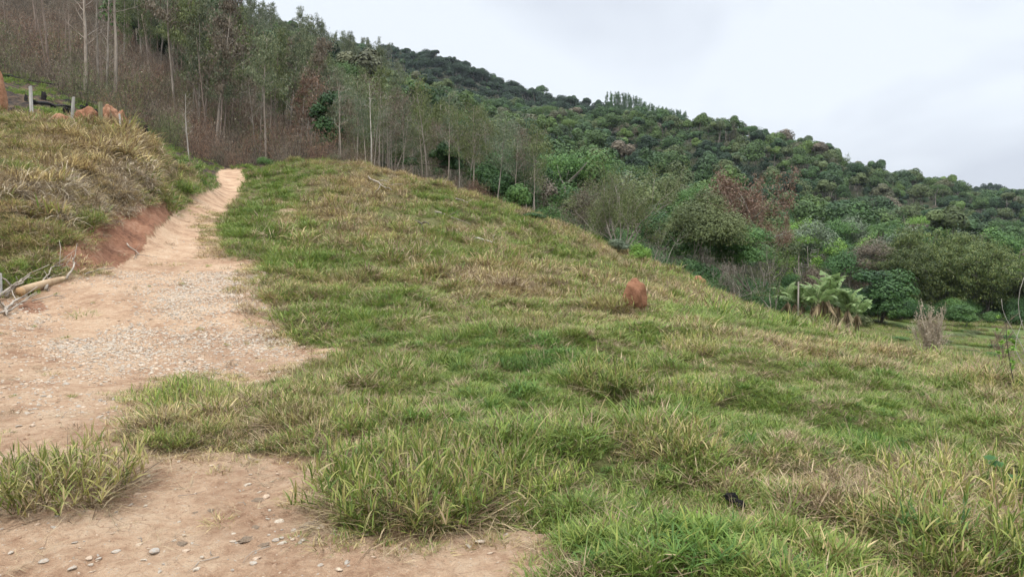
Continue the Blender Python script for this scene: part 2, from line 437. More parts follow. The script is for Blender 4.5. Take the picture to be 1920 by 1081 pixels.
def surface_attrs(x, y, z):
    R = regions(x, y, z); px, py = R['px'], R['py']
    road = R['road'].astype(float); red = R['red'].astype(float)
    trk = R['trk'].astype(float) * np.clip((fbm(x * 2, y * 2, 51, 3) - 0.35) * 5, 0, 1)
    for cx, cy, rx, ry in ((1490,650,30,6),(60,575,30,14)):
        red = np.maximum(red, ((blob(px, py, cx, cy, rx, ry) > 0.45) & (y < 60)).astype(float) * 0.8)
    red = np.maximum(red, ((blob(px, py, 468, 262, 26, 13) + (fbm(x*.6, y*.6, 77, 3)-.5)*.8 > 0.55) & (y > 56) & (y < 110)).astype(float))
    burnt = ((y > 33) & (y < 150) & (px < 640 + 40 * np.sin(y * 0.2)) & ((px < 330 + (y - 33) * 9) | (y > 58))).astype(float)
    burnt *= np.clip((y - 33) / 3, 0, 1) * np.clip((150 - y) / 30, 0, 1) * (1 - road) * (1 - red)
    past = np.clip((y - 44) / 8, 0, 1) * ((y < 108) & (px > 1380)).astype(float)
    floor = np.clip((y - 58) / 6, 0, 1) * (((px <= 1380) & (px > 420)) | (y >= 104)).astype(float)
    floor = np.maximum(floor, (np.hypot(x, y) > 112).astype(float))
    return dict(road=np.maximum(road, trk * 0.75), red=red, burnt=burnt, past=past, floor=floor, lush=lushness(px, py, x, y)), R

def build_ground():
    a_f = np.arange(-42, 42.001, 0.14)
    a_l = np.concatenate([np.arange(-180, -60, 6.0), np.arange(-60, -42, 1.0)])
    ang = np.radians(np.concatenate([a_l, a_f, -a_l[::-1][:-1] if False else -a_l[::-1]]))
    ang = ang[:-1]                                     # -180 and 180 coincide
    rr = [0.25]
    while rr[-1] < 1700: rr.append(rr[-1] * (1.0095 if 2.2 < rr[-1] < 60 else 1.016 if rr[-1] < 900 and rr[-1] > 2 else 1.06))
    rr = np.array(rr)
    A, Rr = np.meshgrid(ang, rr)
    X = np.sin(A) * Rr; Y = np.cos(A) * Rr
    # the table holds bearings as x / y; keep its outermost profile further round and flatten behind the camera
    Z = height(X, Y)
    beh = np.clip((-Y) / 40, 0, 1); Z = Z * (1 - beh) + (-1.6 - 0.02 * Rr) * beh
    V = np.stack([X, Y, Z], -1).reshape(-1, 3)
    n = len(ang); m = len(rr)
    i = np.arange(m - 1)[:, None] * n; j = np.arange(n)[None, :]; j2 = (j + 1) % n
    Q = np.stack([i + j, i + j2, i + n + j2, i + n + j], -1).reshape(-1, 4)[:, ::-1]
    V = np.concatenate([V, [[0, 0, float(height(np.array([0.]), np.array([0.]))[0])]]])
    T = np.stack([np.arange(n), (np.arange(n) + 1) % n, np.full(n, len(V) - 1)], -1)[:, ::-1]
    T = T[:, ::-1]
    at, _ = surface_attrs(V[:, 0], V[:, 1], V[:, 2])
    me = mesh_np('ground', V, [Q, T[:, ::-1]], ground_mat(), at, smooth=True)
    return tag(obj('ground', me), kind='structure')
ground = build_ground()
# ------------------------------------------------------------------ grass
STRAW = [(0.0, (0.20, 0.13, 0.062)), (0.35, (0.42, 0.32, 0.15)), (0.7, (0.62, 0.50, 0.24)), (1.0, (0.30, 0.20, 0.11))]
M_GRASS = leaf_mat('grass_blade', [(0.0, (0.075, 0.120, 0.024)), (0.25, (0.130, 0.195, 0.036)), (0.5, (0.215, 0.275, 0.056)), (0.75, (0.120, 0.195, 0.042)), (1.0, (0.31, 0.32, 0.08))], 0.3, dry=STRAW)
M_LUSH = leaf_mat('lush_grass_blade', [(0.0, (0.050, 0.110, 0.024)), (0.5, (0.10, 0.185, 0.036)), (1.0, (0.18, 0.26, 0.05))], 0.3)
M_DEADG = leaf_mat('dead_grass_blade', [(0.0, (0.13, 0.085, 0.048)), (0.4, (0.27, 0.195, 0.11)), (0.75, (0.44, 0.345, 0.20)), (1.0, (0.20, 0.14, 0.085))], 0.15)
M_GREY = leaf_mat('grey_thatch_blade', [(0.0, (0.15, 0.115, 0.075)), (0.5, (0.34, 0.27, 0.18)), (1.0, (0.52, 0.43, 0.29))], 0.1)

def blades(rg, n, rad_, ln, wd, lean=(0.1, 0.9), droop=(0.3, 1.3), seg=4, drycut=None, spread=0.6, base_h=0.0, cfun=None):
    """n grass blades as bent strips"""
    a = rg.uniform(0, 2 * math.pi, n); r = rad_ * np.sqrt(rg.uniform(0, 1, n))
    bx, by = np.cos(a) * r, np.sin(a) * r
    az = a + rg.normal(0, spread * 1.6, n)
    L_ = rg.uniform(ln[0], ln[1], n); W_ = rg.uniform(wd[0], wd[1], n)
    le = rg.uniform(lean[0], lean[1], n) * (0.35 + 0.65 * r / max(rad_, 1e-6))
    dr = rg.uniform(droop[0], droop[1], n)
    tw = rg.normal(0, 0.5, n)
    P = np.stack([bx, by, np.full(n, base_h) * rg.uniform(0, 1, n) - 0.01], -1)
    vs = []
    for k in range(seg + 1):
        t = k / seg
        th = le + dr * t ** 1.5
        d = np.stack([np.sin(th) * np.cos(az), np.sin(th) * np.sin(az), np.cos(th)], -1)
        if k: P = P + d * (L_ / seg)[:, None]
        side = np.stack([-np.sin(az + tw * 0.6), np.cos(az + tw * 0.6), np.sin(tw) * 0.5], -1)
        side /= np.linalg.norm(side, axis=1)[:, None]
        w = W_ * (0.75 + 0.6 * t if t < 0.4 else max(0.04, 1.0 * (1 - ((t - 0.4) / 0.6) ** 1.6))) * 0.5
        vs.append(P + side * w[:, None]); vs.append(P - side * w[:, None])
    V = np.stack(vs, 1).reshape(-1, 3); m = 2 * (seg + 1)
    b = np.arange(n)[:, None] * m; k = np.arange(seg)[None, :] * 2
    Q = np.stack([b + k, b + k + 1, b + k + 3, b + k + 2], -1).reshape(-1, 4)
    c = rg.uniform(0, 1, n) if cfun is None else cfun(n)
    return V, Q, np.repeat(c, m)
def tuft_mesh(name, mat, seed, *sets):
    rg = np.random.default_rng(seed); g = Geo()
    for kw in sets:
        kw = dict(kw); V, Q, c = blades(rg, **kw); g.add(V, Q, None, c)
    return g.mesh(name, mat)
def sprig_mesh(name, mat, seed, n_st, leaf, wd, rad_):
    """short stems, each with a fan of broad pointed leaves"""
    rg = np.random.default_rng(seed); g = Geo()
    for s in range(n_st):
        a = rg.uniform(0, 6.28); r = rad_ * math.sqrt(rg.uniform()); n = rg.integers(5, 9)
        V, Q, c = blades(rg, n, 0.006, (leaf * .7, leaf * 1.2), (wd * .8, wd * 1.2), (0.5, 1.5), (0.1, 0.9), 4, spread=0.2)
        hh = rg.uniform(0.01, leaf * 0.9); lx, ly = rg.normal(0, .25, 2) * hh
        V = V + np.array([math.cos(a) * r + lx, math.sin(a) * r + ly, hh])
        g.add(V, Q, None, np.clip(c * 0.6 + rg.uniform(0, 0.4), 0, 1))
    return g.mesh(name, mat)

def protos(meshes, cname):
    c = bpy.data.collections.new(cname)
    for i, me in enumerate(meshes):
        o = bpy.data.objects.new('%s_%02d' % (cname, i), me); c.objects.link(o)
    return c
def scatter(name, meshes, P, R, Sc, idx, at=None, **tags):
    """ONE object of kind stuff: meshes repeated over points"""
    A = {'rotv': R, 'scl': Sc, 'pidx': idx}
    A.update(at or {})
    me = bpy.data.meshes.new(name); me.vertices.add(len(P)); me.vertices.foreach_set('co', np.asarray(P, np.float32).ravel())
    for k, a in A.items():
        a = np.asarray(a)
        if k == 'pidx': t = me.attributes.new(k, 'INT', 'POINT'); t.data.foreach_set('value', a.astype(np.int32))
        elif a.ndim == 1: t = me.attributes.new(k, 'FLOAT', 'POINT'); t.data.foreach_set('value', a.astype(np.float32))
        else: t = me.attributes.new(k, 'FLOAT_VECTOR', 'POINT'); t.data.foreach_set('vector', a.astype(np.float32).ravel())
    o = obj(name, me)
    ng = bpy.data.node_groups.new(name, 'GeometryNodeTree')
    ng.interface.new_socket('Geometry', in_out='INPUT', socket_type='NodeSocketGeometry')
    ng.interface.new_socket('Geometry', in_out='OUTPUT', socket_type='NodeSocketGeometry')
    N = ng.nodes.new; K = ng.links.new
    gi = N('NodeGroupInput'); go = N('NodeGroupOutput'); iop = N('GeometryNodeInstanceOnPoints'); ci = N('GeometryNodeCollectionInfo')
    ci.inputs['Collection'].default_value = protos(meshes, name + '_kinds'); ci.inputs['Separate Children'].default_value = True; ci.inputs['Reset Children'].default_value = True
    def na(nm, dt):
        x = N('GeometryNodeInputNamedAttribute'); x.data_type = dt; x.inputs['Name'].default_value = nm
        return x.outputs['Attribute']
    iop.inputs['Pick Instance'].default_value = True
    K(gi.outputs[0], iop.inputs['Points']); K(ci.outputs[0], iop.inputs['Instance']); K(na('pidx', 'INT'), iop.inputs['Instance Index'])
    K(na('rotv', 'FLOAT_VECTOR'), iop.inputs['Rotation']); K(na('scl', 'FLOAT_VECTOR' if np.asarray(Sc).ndim > 1 else 'FLOAT'), iop.inputs['Scale'])
    K(iop.outputs[0], go.inputs[0])
    md = o.modifiers.new('scatter', 'NODES'); md.node_group = ng
    return tag(o, **tags)

rs = np.random.default_rng(7)
def scatter_points(n, y0, y1, u0=-0.80, u1=0.80):
    Y = np.sqrt(rs.uniform(y0 ** 2, y1 ** 2, n)); u = rs.uniform(u0, u1, n)
    return u * Y, Y
def slope_tilt(x, y, e=0.25):
    zx = (height(x + e, y) - height(x - e, y)) / (2 * e); zy = (height(x, y + e) - height(x, y - e)) / (2 * e)
    return zx, zy

# near kinds
near_k = []
for i in range(7):
    near_k.append(tuft_mesh('tuft', M_GRASS, 100 + i, dict(n=54, rad_=.11, ln=(.06, .18), wd=(.005, .010), lean=(.1, 1.2), droop=(.3, 1.5), base_h=.06),
                            dict(n=16, rad_=.11, ln=(.05, .14), wd=(.007, .012), lean=(.3, 1.3), droop=(0, .8), base_h=.10)))
for i in range(4):
    near_k.append(sprig_mesh('sprig', M_GRASS, 140 + i, 11, .085, .009, .12))
for i in range(3):
    near_k.append(tuft_mesh('straw', M_DEADG, 160 + i, dict(n=50, rad_=.14, ln=(.08, .24), wd=(.004, .009), lean=(1.0, 1.6), droop=(0, .5), base_h=.05, spread=1.4)))
for i in range(3):
    near_k.append(sprig_mesh('lush', M_LUSH, 180 + i, 14, .10, .008, .13))
near_k.append(tuft_mesh('tall', M_GRASS, 190, dict(n=60, rad_=.12, ln=(.16, .34), wd=(.005, .010), lean=(.05, .9), droop=(.3, 1.6)))); near_k.append(tuft_mesh('tall', M_GRASS, 191, dict(n=50, rad_=.10, ln=(.15, .32), wd=(.005, .010), lean=(.05, 1.0), droop=(.5, 1.8))))
far_k = []
for i in range(6):
    far_k.append(tuft_mesh('tuft', M_GRASS, 200 + i, dict(n=44, rad_=.22, ln=(.12, .36), wd=(.014, .024), lean=(.1, 1.1), droop=(.3, 1.4), seg=3, base_h=.08)))
for i in range(3):
    far_k.append(tuft_mesh('straw', M_DEADG, 220 + i, dict(n=44, rad_=.26, ln=(.15, .38), wd=(.010, .018), lean=(.7, 1.5), droop=(0, .8), seg=3, base_h=.08, spread=1.2)))
far_k.append(tuft_mesh('lush', M_LUSH, 231, dict(n=50, rad_=.22, ln=(.12, .30), wd=(.014, .022), lean=(.1, 1.1), droop=(.3, 1.2), seg=3)))
far_k.append(tuft_mesh('dark', M_GREY, 232, dict(n=54, rad_=.24, ln=(.20, .55), wd=(.008, .015), lean=(.6, 1.7), droop=(.4, 1.9), seg=4, base_h=.10, spread=.9)))
far_k.append(tuft_mesh('dark', M_GREY, 233, dict(n=54, rad_=.24, ln=(.20, .60), wd=(.008, .015), lean=(.8, 1.9), droop=(.4, 1.9), seg=4, base_h=.10, spread=.7)))
NK = dict(tuft=(0, 7), sprig=(7, 11), straw=(11, 14), lush=(14, 17), tall=(17, 19))
FK = dict(tuft=(0, 6), straw=(6, 9), lush=(9, 10), grey=(10, 12))
def pick(kind, K):
    lo = np.array([K[k][0] for k in kind]); hi = np.array([K[k][1] for k in kind])
    return (lo + rs.uniform(0, 1, len(kind)) * (hi - lo)).astype(int)

def grass_field(name, n, y0, y1, K, kinds, smin, smax, lush_name, tags, near):
    x, y = scatter_points(n, y0, y1, *((-1.3, 1.3) if y1 < 12 else (-.8, .95)))
    z = height(x, y)
    at, R = surface_attrs(x, y, z)
    bare = np.maximum(at['road'], at['red'])
    clump = fbm(x * 1.4, y * 1.4, 61, 3)                # tussocky: dense heads, thin gaps
    keep = (bare < 0.5) & (at['burnt'] < 0.4) & (at['floor'] < 0.5) & (at['past'] < 0.4)
    keep &= rs.uniform(0, 1, n) < np.clip(0.30 + (clump - 0.40) * 4.0, 0.15, 1)
    # sprinkle on the bare ground
    keep |= (bare >= 0.5) & (at['burnt'] < .1) & (rs.uniform(0, 1, n) < 0.004)
    x, y, z, clump, bare = x[keep], y[keep], z[keep], clump[keep], bare[keep]
    px, py = R['px'][keep], R['py'][keep]; g = at['lush'][keep]
    n = len(x)
    g = np.clip(g + rs.normal(0, 0.10, n), 0, 1)
    # greyish dead thatch on the cut bank
    bank = .8 * blob(px, py, 60, 380, 150, 40) + blob(px, py, 180, 375, 70, 45) + .8 * blob(px, py, 240, 330, 45, 40) + .7 * blob(px, py, 40, 470, 80, 60)
    r1, r2 = rs.uniform(0, 1, n), rs.uniform(0, 1, n)
    kind = np.array(['tuft'] * n, dtype=object)
    thin = clump < 0.45
    kind[(r1 < 0.34) | (thin & (r1 < 0.80))] = 'straw'
    kind[(g > .62) & (kind == 'straw') & (r2 < .6)] = 'tuft'
    lushm = (blob(px, py, 985, 672, 95, 40) + (fbm(x * 1.9, y * 1.9, 97, 3) - .5) * 1.6 > 0.45) & (y < 14) & (r2 < .6)
    lushm |= (g > 0.85) & (r2 < 0.30)
    kind[lushm] = 'lush'
    if near:
        kind[(kind == 'tuft') & (r2 < 0.35)] = 'sprig'
        kind[(kind == 'tuft') & (r2 > 0.90)] = 'tall'
    else:
        kind[(bank > 0.45) & (r2 < 0.55) & (y < 35)] = 'grey'
    idx = pick(kind, K)
    clump2 = fbm(x * 2.2, y * 2.2, 7, 2)
    sc = rs.uniform(smin, smax, n) * np.clip(0.55 + (clump - 0.34) * 1.9 + (clump2 - .5) * .7, 0.40, 1.6)
    sc[bare >= 0.5] *= 0.5
    sc[(kind == 'straw')] *= 1.1
    if near:                                            # trodden turf where the photograph shows it short
        short = 0.5 * blob(px, py, 1500, 760, 320, 30) + .4 * blob(px, py, 1300, 640, 300, 40) + .35 * blob(px, py, 900, 580, 300, 40) + .3 * blob(px, py, 1350, 930, 200, 60)
        sc *= 1 - np.clip(short, 0, .5)
        tall = blob(px, py, 1800, 930, 190, 110) + .8 * blob(px, py, 1250, 830, 110, 60) + .7 * blob(px, py, 1880, 720, 60, 40) + .6 * blob(px, py, 1170, 700, 90, 50)
        sc *= 1 + np.clip(tall, 0, 1) * 0.55
    dry_l = blob(px, py, 270, 275, 80, 45) * (y > 24) * (y < 45)
    sc *= 1 + dry_l * 1.1
    zx, zy = slope_tilt(x, y)
    R_ = np.stack([np.arctan(zy) * .6 + rs.normal(0, .10, n), -np.arctan(zx) * .6 + rs.normal(0, .10, n), rs.uniform(0, 6.283, n)], -1)
    # euler XYZ applies x, y tilts before z spin; spin is random so keep tilt small and add slope by ordering below
    pass
    return scatter(name, kinds, np.stack([x, y, z], -1), R_, sc, idx, {'g': g}, **tags), n
o, n1_ = grass_field('grass', 18700, 2.2, 9.5, NK, near_k, .50, .90, None, dict(label='mixed green and straw coloured pasture grass close to the track', cat='grass', kind='stuff'), True)
o, n2_ = grass_field('pasture_grass', 37000, 9.5, 20, NK, near_k, .60, 1.02, None, dict(label='grass growing on the lower half of the bare hillside', cat='grass', kind='stuff'), True)
o, n3_ = grass_field('hillside_grass', 76000, 17, 62, FK, far_k, .55, 1.15, None, dict(label='yellowing grass covering the crest of the hill and the bank above the track', cat='grass', kind='stuff'), False)
print('GRASS', n1_, n2_, n3_)

turf_k = [tuft_mesh('turf', M_GRASS, 250 + i, dict(n=40, rad_=.13, ln=(.035, .10), wd=(.005, .010), lean=(.3, 1.4), droop=(.1, 1.0), seg=3), dict(n=26, rad_=.14, ln=(.05, .14), wd=(.003, .006), lean=(1.1, 1.6), droop=(0, .4), seg=2)) for i in range(4)]
turf_k += [tuft_mesh('turf', M_DEADG, 260 + i, dict(n=60, rad_=.15, ln=(.05, .15), wd=(.003, .007), lean=(.9, 1.6), droop=(0, .5), seg=2, spread=1.5)) for i in range(2)]
def turf_layer(n, y0, y1, s0, s1, name, lab):
    x, y = scatter_points(n, y0, y1, *((-1.3, 1.3) if y1 < 12 else (-.8, .95))); z = height(x, y); at, R = surface_attrs(x, y, z)
    bare = np.maximum(at['road'], at['red']) > .5; edge = np.zeros(n, bool); r_ = .10 + .012 * y
    for a_, b_ in ((1, 0), (-1, 0), (0, 1), (0, -1), (.7, .7), (-.7, -.7), (.7, -.7), (-.7, .7)):
        R2 = regions(x + a_ * r_ * 2, y + b_ * r_ * 2, z); edge |= ~(R2['road'] | R2['red'])
    k = (~bare | (edge & (rs.uniform(0, 1, n) < .42)) | (rs.uniform(0, 1, n) < .006)) & (at['burnt'] < .4) & (at['floor'] < .5) & (at['past'] < .4)
    x, y, z, g = x[k], y[k], z[k], at['lush'][k]; m = len(x); g = np.clip(g + rs.normal(0, .12, m) - bare[k] * .35, 0, 1)
    idx = np.where(rs.uniform(0, 1, m) < np.clip(.55 - .5 * g, .1, .6), rs.integers(4, 6, m), rs.integers(0, 4, m))
    scatter(name, turf_k, np.stack([x, y, z], -1), np.stack([rs.normal(0, .1, m), rs.normal(0, .1, m), rs.uniform(0, 6.28, m)], -1), rs.uniform(s0, s1, m) * np.where(bare[k], .75, 1), idx, {'g': g}, label=lab, cat='grass', kind='stuff')
turf_layer(22500, 2.2, 11, .65, 1.15, 'short_grass', 'short trodden turf between the tussocks of the near meadow')
turf_layer(28500, 11, 30, 1.3, 2.4, 'thin_grass', 'short thin turf between the tufts higher up the slope')
# ------------------------------------------------------------------ trees
def lm(name, a, b, c, tr=0.22): return leaf_mat(name, [(0.0, a), (0.5, b), (1.0, c)], tr)
M_DARK = lm('dark_green_leaf', (0.026, 0.064, 0.020), (0.046, 0.105, 0.028), (0.083, 0.160, 0.038))
M_MID = lm('mid_green_leaf', (0.038, 0.087, 0.023), (0.074, 0.147, 0.036), (0.134, 0.224, 0.054))
M_OLIVE = lm('olive_leaf', (0.061, 0.079, 0.028), (0.109, 0.134, 0.046), (0.186, 0.211, 0.079))
M_BRIGHT = lm('bright_green_leaf', (0.077, 0.154, 0.026), (0.154, 0.269, 0.045), (0.230, 0.358, 0.064))
M_BROWN = lm('dry_brown_leaf', (0.073, 0.058, 0.037), (0.140, 0.110, 0.074), (0.213, 0.174, 0.118), 0.1)
M_GREYG = lm('grey_green_leaf', (0.067, 0.092, 0.054), (0.122, 0.154, 0.090), (0.198, 0.230, 0.147))
M_RUST = lm('rust_leaf', (.11, .062, .042), (.185, .112, .074), (.26, .175, .12), 0.15) #(0.13, 0.050, 0.026), (0.24, 0.10, 0.052), (0.34, 0.175, 0.10), 0.15)
M_SCORCH = lm('scorched_leaf', (.08, .045, .030), (.17, .098, .062), (.28, .175, .11), 0.1) #(0.062, 0.034, 0.022), (0.140, 0.076, 0.047), (0.246, 0.146, 0.090), 0.1)
M_TWIG = lm('thin_twig', (.085, .066, .044), (.185, .148, .105), (.33, .275, .20), 0.0) #(0.084, 0.058, 0.045), (0.174, 0.125, 0.096), (0.291, 0.224, 0.174), 0.0)
M_EUC = lm('eucalyptus_leaf', (.060, .080, .040), (.115, .138, .068), (.20, .215, .115)) #(0.051, 0.092, 0.044), (0.102, 0.154, 0.072), (0.186, 0.228, 0.109))
M_BAMBOO = lm('bamboo_leaf', (.040, .068, .018), (.088, .120, .031), (.170, .190, .055))
M_BARKP = bark_mat('pale_bark', (0.19, 0.155, 0.12), (0.40, 0.345, 0.28))
M_BARKG = bark_mat('grey_bark', (0.13, 0.11, 0.085), (0.33, 0.29, 0.24))
M_BARKD = bark_mat('dark_bark', (0.045, 0.035, 0.028), (0.12, 0.095, 0.075))
M_BARKW = bark_mat('whitened_bark', (0.28, 0.25, 0.215), (0.52, 0.48, 0.41))
# the forest as a whole: the kind of tree changes from one to the next; far ridge darkened for distance
def forest_mat(name, stops):
    m, n = mat_new(name); N = NB(n)
    c = N.attr('c'); k = N.attr('k', 'INSTANCER')
    r = N('ShaderNodeValToRGB', {0: k}); e = r.color_ramp.elements; r.color_ramp.interpolation = 'CONSTANT'
    while len(e) < len(stops): e.new(0.5)
    for i, (p, col) in enumerate(stops): e[i].position = p; e[i].color = tuple(col) + (1,)
    v = N('ShaderNodeMapRange', {'Value': c, 'To Min': 0.42, 'To Max': 1.5}).outputs[0]
    col = N('ShaderNodeHueSaturation', {'Color': r.outputs[0], 'Value': v}).outputs[0]
    p = N('ShaderNodeBsdfPrincipled', {'Base Color': col, 'Roughness': 0.6, 'Specular IOR Level': 0.2})
    t = N('ShaderNodeBsdfTranslucent', {'Color': col})
    N('ShaderNodeOutputMaterial', {'Surface': N('ShaderNodeMixShader', {0: 0.2, 1: p.outputs[0], 2: t.outputs[0]}).outputs[0]})
    return m
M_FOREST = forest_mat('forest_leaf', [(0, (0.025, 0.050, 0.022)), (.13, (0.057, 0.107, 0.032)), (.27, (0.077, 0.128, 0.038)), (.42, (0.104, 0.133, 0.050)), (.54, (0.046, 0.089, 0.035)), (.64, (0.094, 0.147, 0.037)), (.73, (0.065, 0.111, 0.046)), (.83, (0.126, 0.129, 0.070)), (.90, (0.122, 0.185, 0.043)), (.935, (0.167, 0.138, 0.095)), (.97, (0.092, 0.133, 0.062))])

def path(P0, D, ln, rg, seg=5, wob=0.12, up=0.0, g=0.0):
    P = [np.array(P0, float)]; d = np.array(D, float); d /= np.linalg.norm(d)
    for i in range(seg):
        d = d + rg.normal(0, wob, 3) + np.array([0, 0, up - g * (i / seg)]); d /= np.linalg.norm(d)
        P.append(P[-1] + d * ln / seg)
    return np.array(P), d
def dirs(rg, n, zmin=-0.3):
    z = rg.uniform(zmin, 1, n); a = rg.uniform(0, 6.283, n); r = np.sqrt(np.maximum(0, 1 - z * z))
    return np.stack([r * np.cos(a), r * np.sin(a), z], -1)
def lobe(g, c, r, n, size, rg, flat=0.75, aspect=0.55, zmin=-0.35, shell=0.35, up=0.35):
    D = dirs(rg, n, zmin); k = (1 - shell * rg.uniform(0, 1, n) ** 1.5)
    # bumpy surface so that each lobe breaks into leaf clumps
    bump = 1 + 0.20 * np.sin(D[:, 0] * 7 + c[0] * 3) * np.sin(D[:, 1] * 7 + c[1] * 5) + 0.14 * np.sin(D[:, 2] * 11 + c[2] * 2 + D[:, 0] * 9)
    C = np.asarray(c) + D * (k * r * bump)[:, None] * np.array([1, 1, flat])
    Nn = D * 1.0 + np.array([0, 0, up]) + rg.normal(0, 0.33, (n, 3))
    v = rg.uniform(.25, .75); g.leaves(C, Nn, size, aspect, rg, (v - .25, v + .25))

def far_crown(seed, H, cw, nl, n, size, base):
    """crown of coarse leaf clumps, each lobe lighter or darker than the next"""
    rg = np.random.default_rng(seed); w = Geo(); g = Geo()
    P, d = path((0, 0, -.5), (rg.normal(0, .08), rg.normal(0, .08), 1), H * .75, rg, 5, .08); w.tube(P, np.linspace(.2, .08, 6), 5)
    for i in range(nl):
        D = dirs(rg, 1, -.5)[0]; q = rg.uniform(.5, 1.0) if i else .1
        c = np.array([D[0] * cw * .34 * q, D[1] * cw * .34 * q, H * (base + (1 - base) * .52) + D[2] * H * (1 - base) * .34 * q]); r = cw * rg.uniform(.16, .29)
        DD = dirs(rg, n // nl, -.5); C = c + DD * (r * rg.uniform(.8, 1.05, n // nl))[:, None] * [1, 1, .85]; v = rg.uniform(.22, .78)
        g.leaves(C, DD + [0, 0, .25] + rg.normal(0, .25, DD.shape), size, .7, rg, (v - .15, v + .15))
        if i < 3: w.tube([P[3], (P[3] + c) / 2 + [0, 0, -.3], c], [.1, .07, .03], 4)
    return w, g
def broadleaf(seed, H, cw, nl, leaves, size, base=0.42, flat=0.72, umb=0.0, trunk_r=None, multi=1, zlo=-.35):
    """returns (wood mesh Geo, crown Geo)"""
    rg = np.random.default_rng(seed); w = Geo(); g = Geo()
    tr = trunk_r or H * 0.018
    tops = []
    for m in range(multi):
        a = rg.uniform(0, 6.28); ln = H * base * rg.uniform(.85, 1.1)
        P, d = path((math.cos(a) * .15 * (multi > 1), math.sin(a) * .15 * (multi > 1), -0.3), (math.cos(a) * .3 * (multi > 1) + rg.normal(0, .08), math.sin(a) * .3 * (multi > 1) + rg.normal(0, .08), 1), ln, rg, 6, .07, .05)
        w.tube(P, np.linspace(tr, tr * .65, len(P)), 6, c=rg.uniform()); tops.append((P[-1], d))
    cz = H * (base + (1 - base) * 0.50); rz = H * (1 - base) * 0.42
    for i in range(nl):
        D = dirs(rg, 1, zlo if not umb else 0.1)[0]; q = rg.uniform(0.55, 1.0)
        c = np.array([D[0] * cw * .36 * q, D[1] * cw * .36 * q, cz + D[2] * rz * q * (1 - umb * .6)]) + rg.normal(0, cw * .03, 3)
        r = cw * rg.uniform(0.15, 0.25) * (1.25 if nl < 14 else 1)
        if i < max(3, nl // 3):
            T0, d0 = tops[i % len(tops)]
            mid = (T0 + c) / 2 + np.array([0, 0, -0.04 * H]) + rg.normal(0, .04 * H, 3) * .5
            t = np.linspace(0, 1, 6)[:, None]; P = T0 * (1 - t) ** 2 + 2 * mid * t * (1 - t) + c * t * t
            w.tube(P, np.linspace(tr * .5, tr * .12, 6), 4, c=rg.uniform())
        lobe(g, c, r, int(leaves / nl), size, rg, max(flat, .85) if not umb > .5 else flat)
    return w, g

def twiggy(seed, H, spread, nmain, depth, leaf_n, leaf_size, tr, lean=0.45, up=0.05, sides=3, len0=0.45, wob=.13, ratio=.72, kids=(2, 4), leaf_r=.3, aspect=.5, thin=.004, cap_only=0.0):
    """many-branched open tree; leaf_n leaves round every twig end"""
    rg = np.random.default_rng(seed); w = Geo(); g = Geo()
    stack = []
    for m in range(nmain):
        a = 6.283 * (m + rg.uniform(-.3, .3)) / nmain; le = lean * rg.uniform(.3, 1.2)
        stack.append((np.array([.08 * math.cos(a), .08 * math.sin(a), -.2]), np.array([math.cos(a) * le * spread, math.sin(a) * le * spread, 1.0]), H * len0 * rg.uniform(.8, 1.2), tr * rg.uniform(.7, 1.1), 0))
    tips = []
    while stack:
        P0, D, ln, r, k = stack.pop()
        P, d = path(P0, D, ln, rg, 5 if k < 2 else 3, wob, up)
        w.tube(P, np.maximum(np.linspace(r, r * .55, len(P)), thin), 5 if k == 0 else sides, c=rg.uniform(), cap=(k == 0))
        if k >= depth: tips.append(P[-1]); tips.append(P[len(P) // 2]); continue
        nk = rg.integers(kids[0], kids[1] + 1)
        for j in range(nk):
            t = 1.0 if j == 0 else rg.uniform(.35, 1)
            q = P[min(len(P) - 1, int(t * (len(P) - 1)))]
            nd = d + rg.normal(0, .55 * (1 if j else .4), 3) * np.array([spread, spread, .8])
            stack.append((q, nd, ln * ratio * rg.uniform(.7, 1.15), r * .55, k + 1))
    if leaf_n and tips:
        tips = np.array(tips); tips = tips[tips[:, 2] > tips[:, 2].max() * cap_only]
        T = np.repeat(tips, leaf_n, 0); T = T + rg.normal(0, leaf_r * .55, T.shape)
        g.leaves(T, rg.normal(size=T.shape) + np.array([0, 0, .6]), leaf_size, aspect, rg)
    return w, g

def euc(seed, H, leafy, size=.17, start=.35, crown=1.9, tr=None, nb=26):
    rg = np.random.default_rng(seed); w = Geo(); g = Geo()
    tr = tr or .010 * H
    P, d = path((0, 0, -.3), (rg.normal(0, .05), rg.normal(0, .05), 1), H, rg, 12, .028, .02)
    w.tube(P, np.linspace(tr, tr * .18, len(P)), 6, c=rg.uniform())
    for i in range(nb):
        t = start + (1 - start) * (i + rg.uniform()) / nb; f = t * 12; k = min(11, int(f)); q = P[k] + (P[k + 1] - P[k]) * (f - k)
        a = rg.uniform(0, 6.283); L1 = crown * (1.15 - .75 * t) * rg.uniform(.6, 1.4)
        B, bd = path(q, (math.cos(a), math.sin(a), rg.uniform(.5, 1.3)), L1, rg, 5, .13, .05)
        w.tube(B, np.linspace(tr * .28 * (1.2 - t), .008, 6), 3, c=rg.uniform(), cap=False)
        for j in range(3):
            b0 = B[rg.integers(2, 6)]
            T, _ = path(b0, bd + rg.normal(0, .6, 3), L1 * .45, rg, 3, .15, .0); w.tube(T, np.linspace(.012, .006, 4), 3, c=rg.uniform(), cap=False)
            if leafy and rg.uniform() < leafy:
                n = 44; C = T[-1] + rg.normal(0, .24, (n, 3)) + (T[-1] - T[0]) * rg.uniform(-.6, .2, (n, 1))
                g.leaves(C, rg.normal(size=(n, 3)) * np.array([1, 1, .4]), size, .34, rg, axis=np.array([0, 0, -1.]))
    return w, g

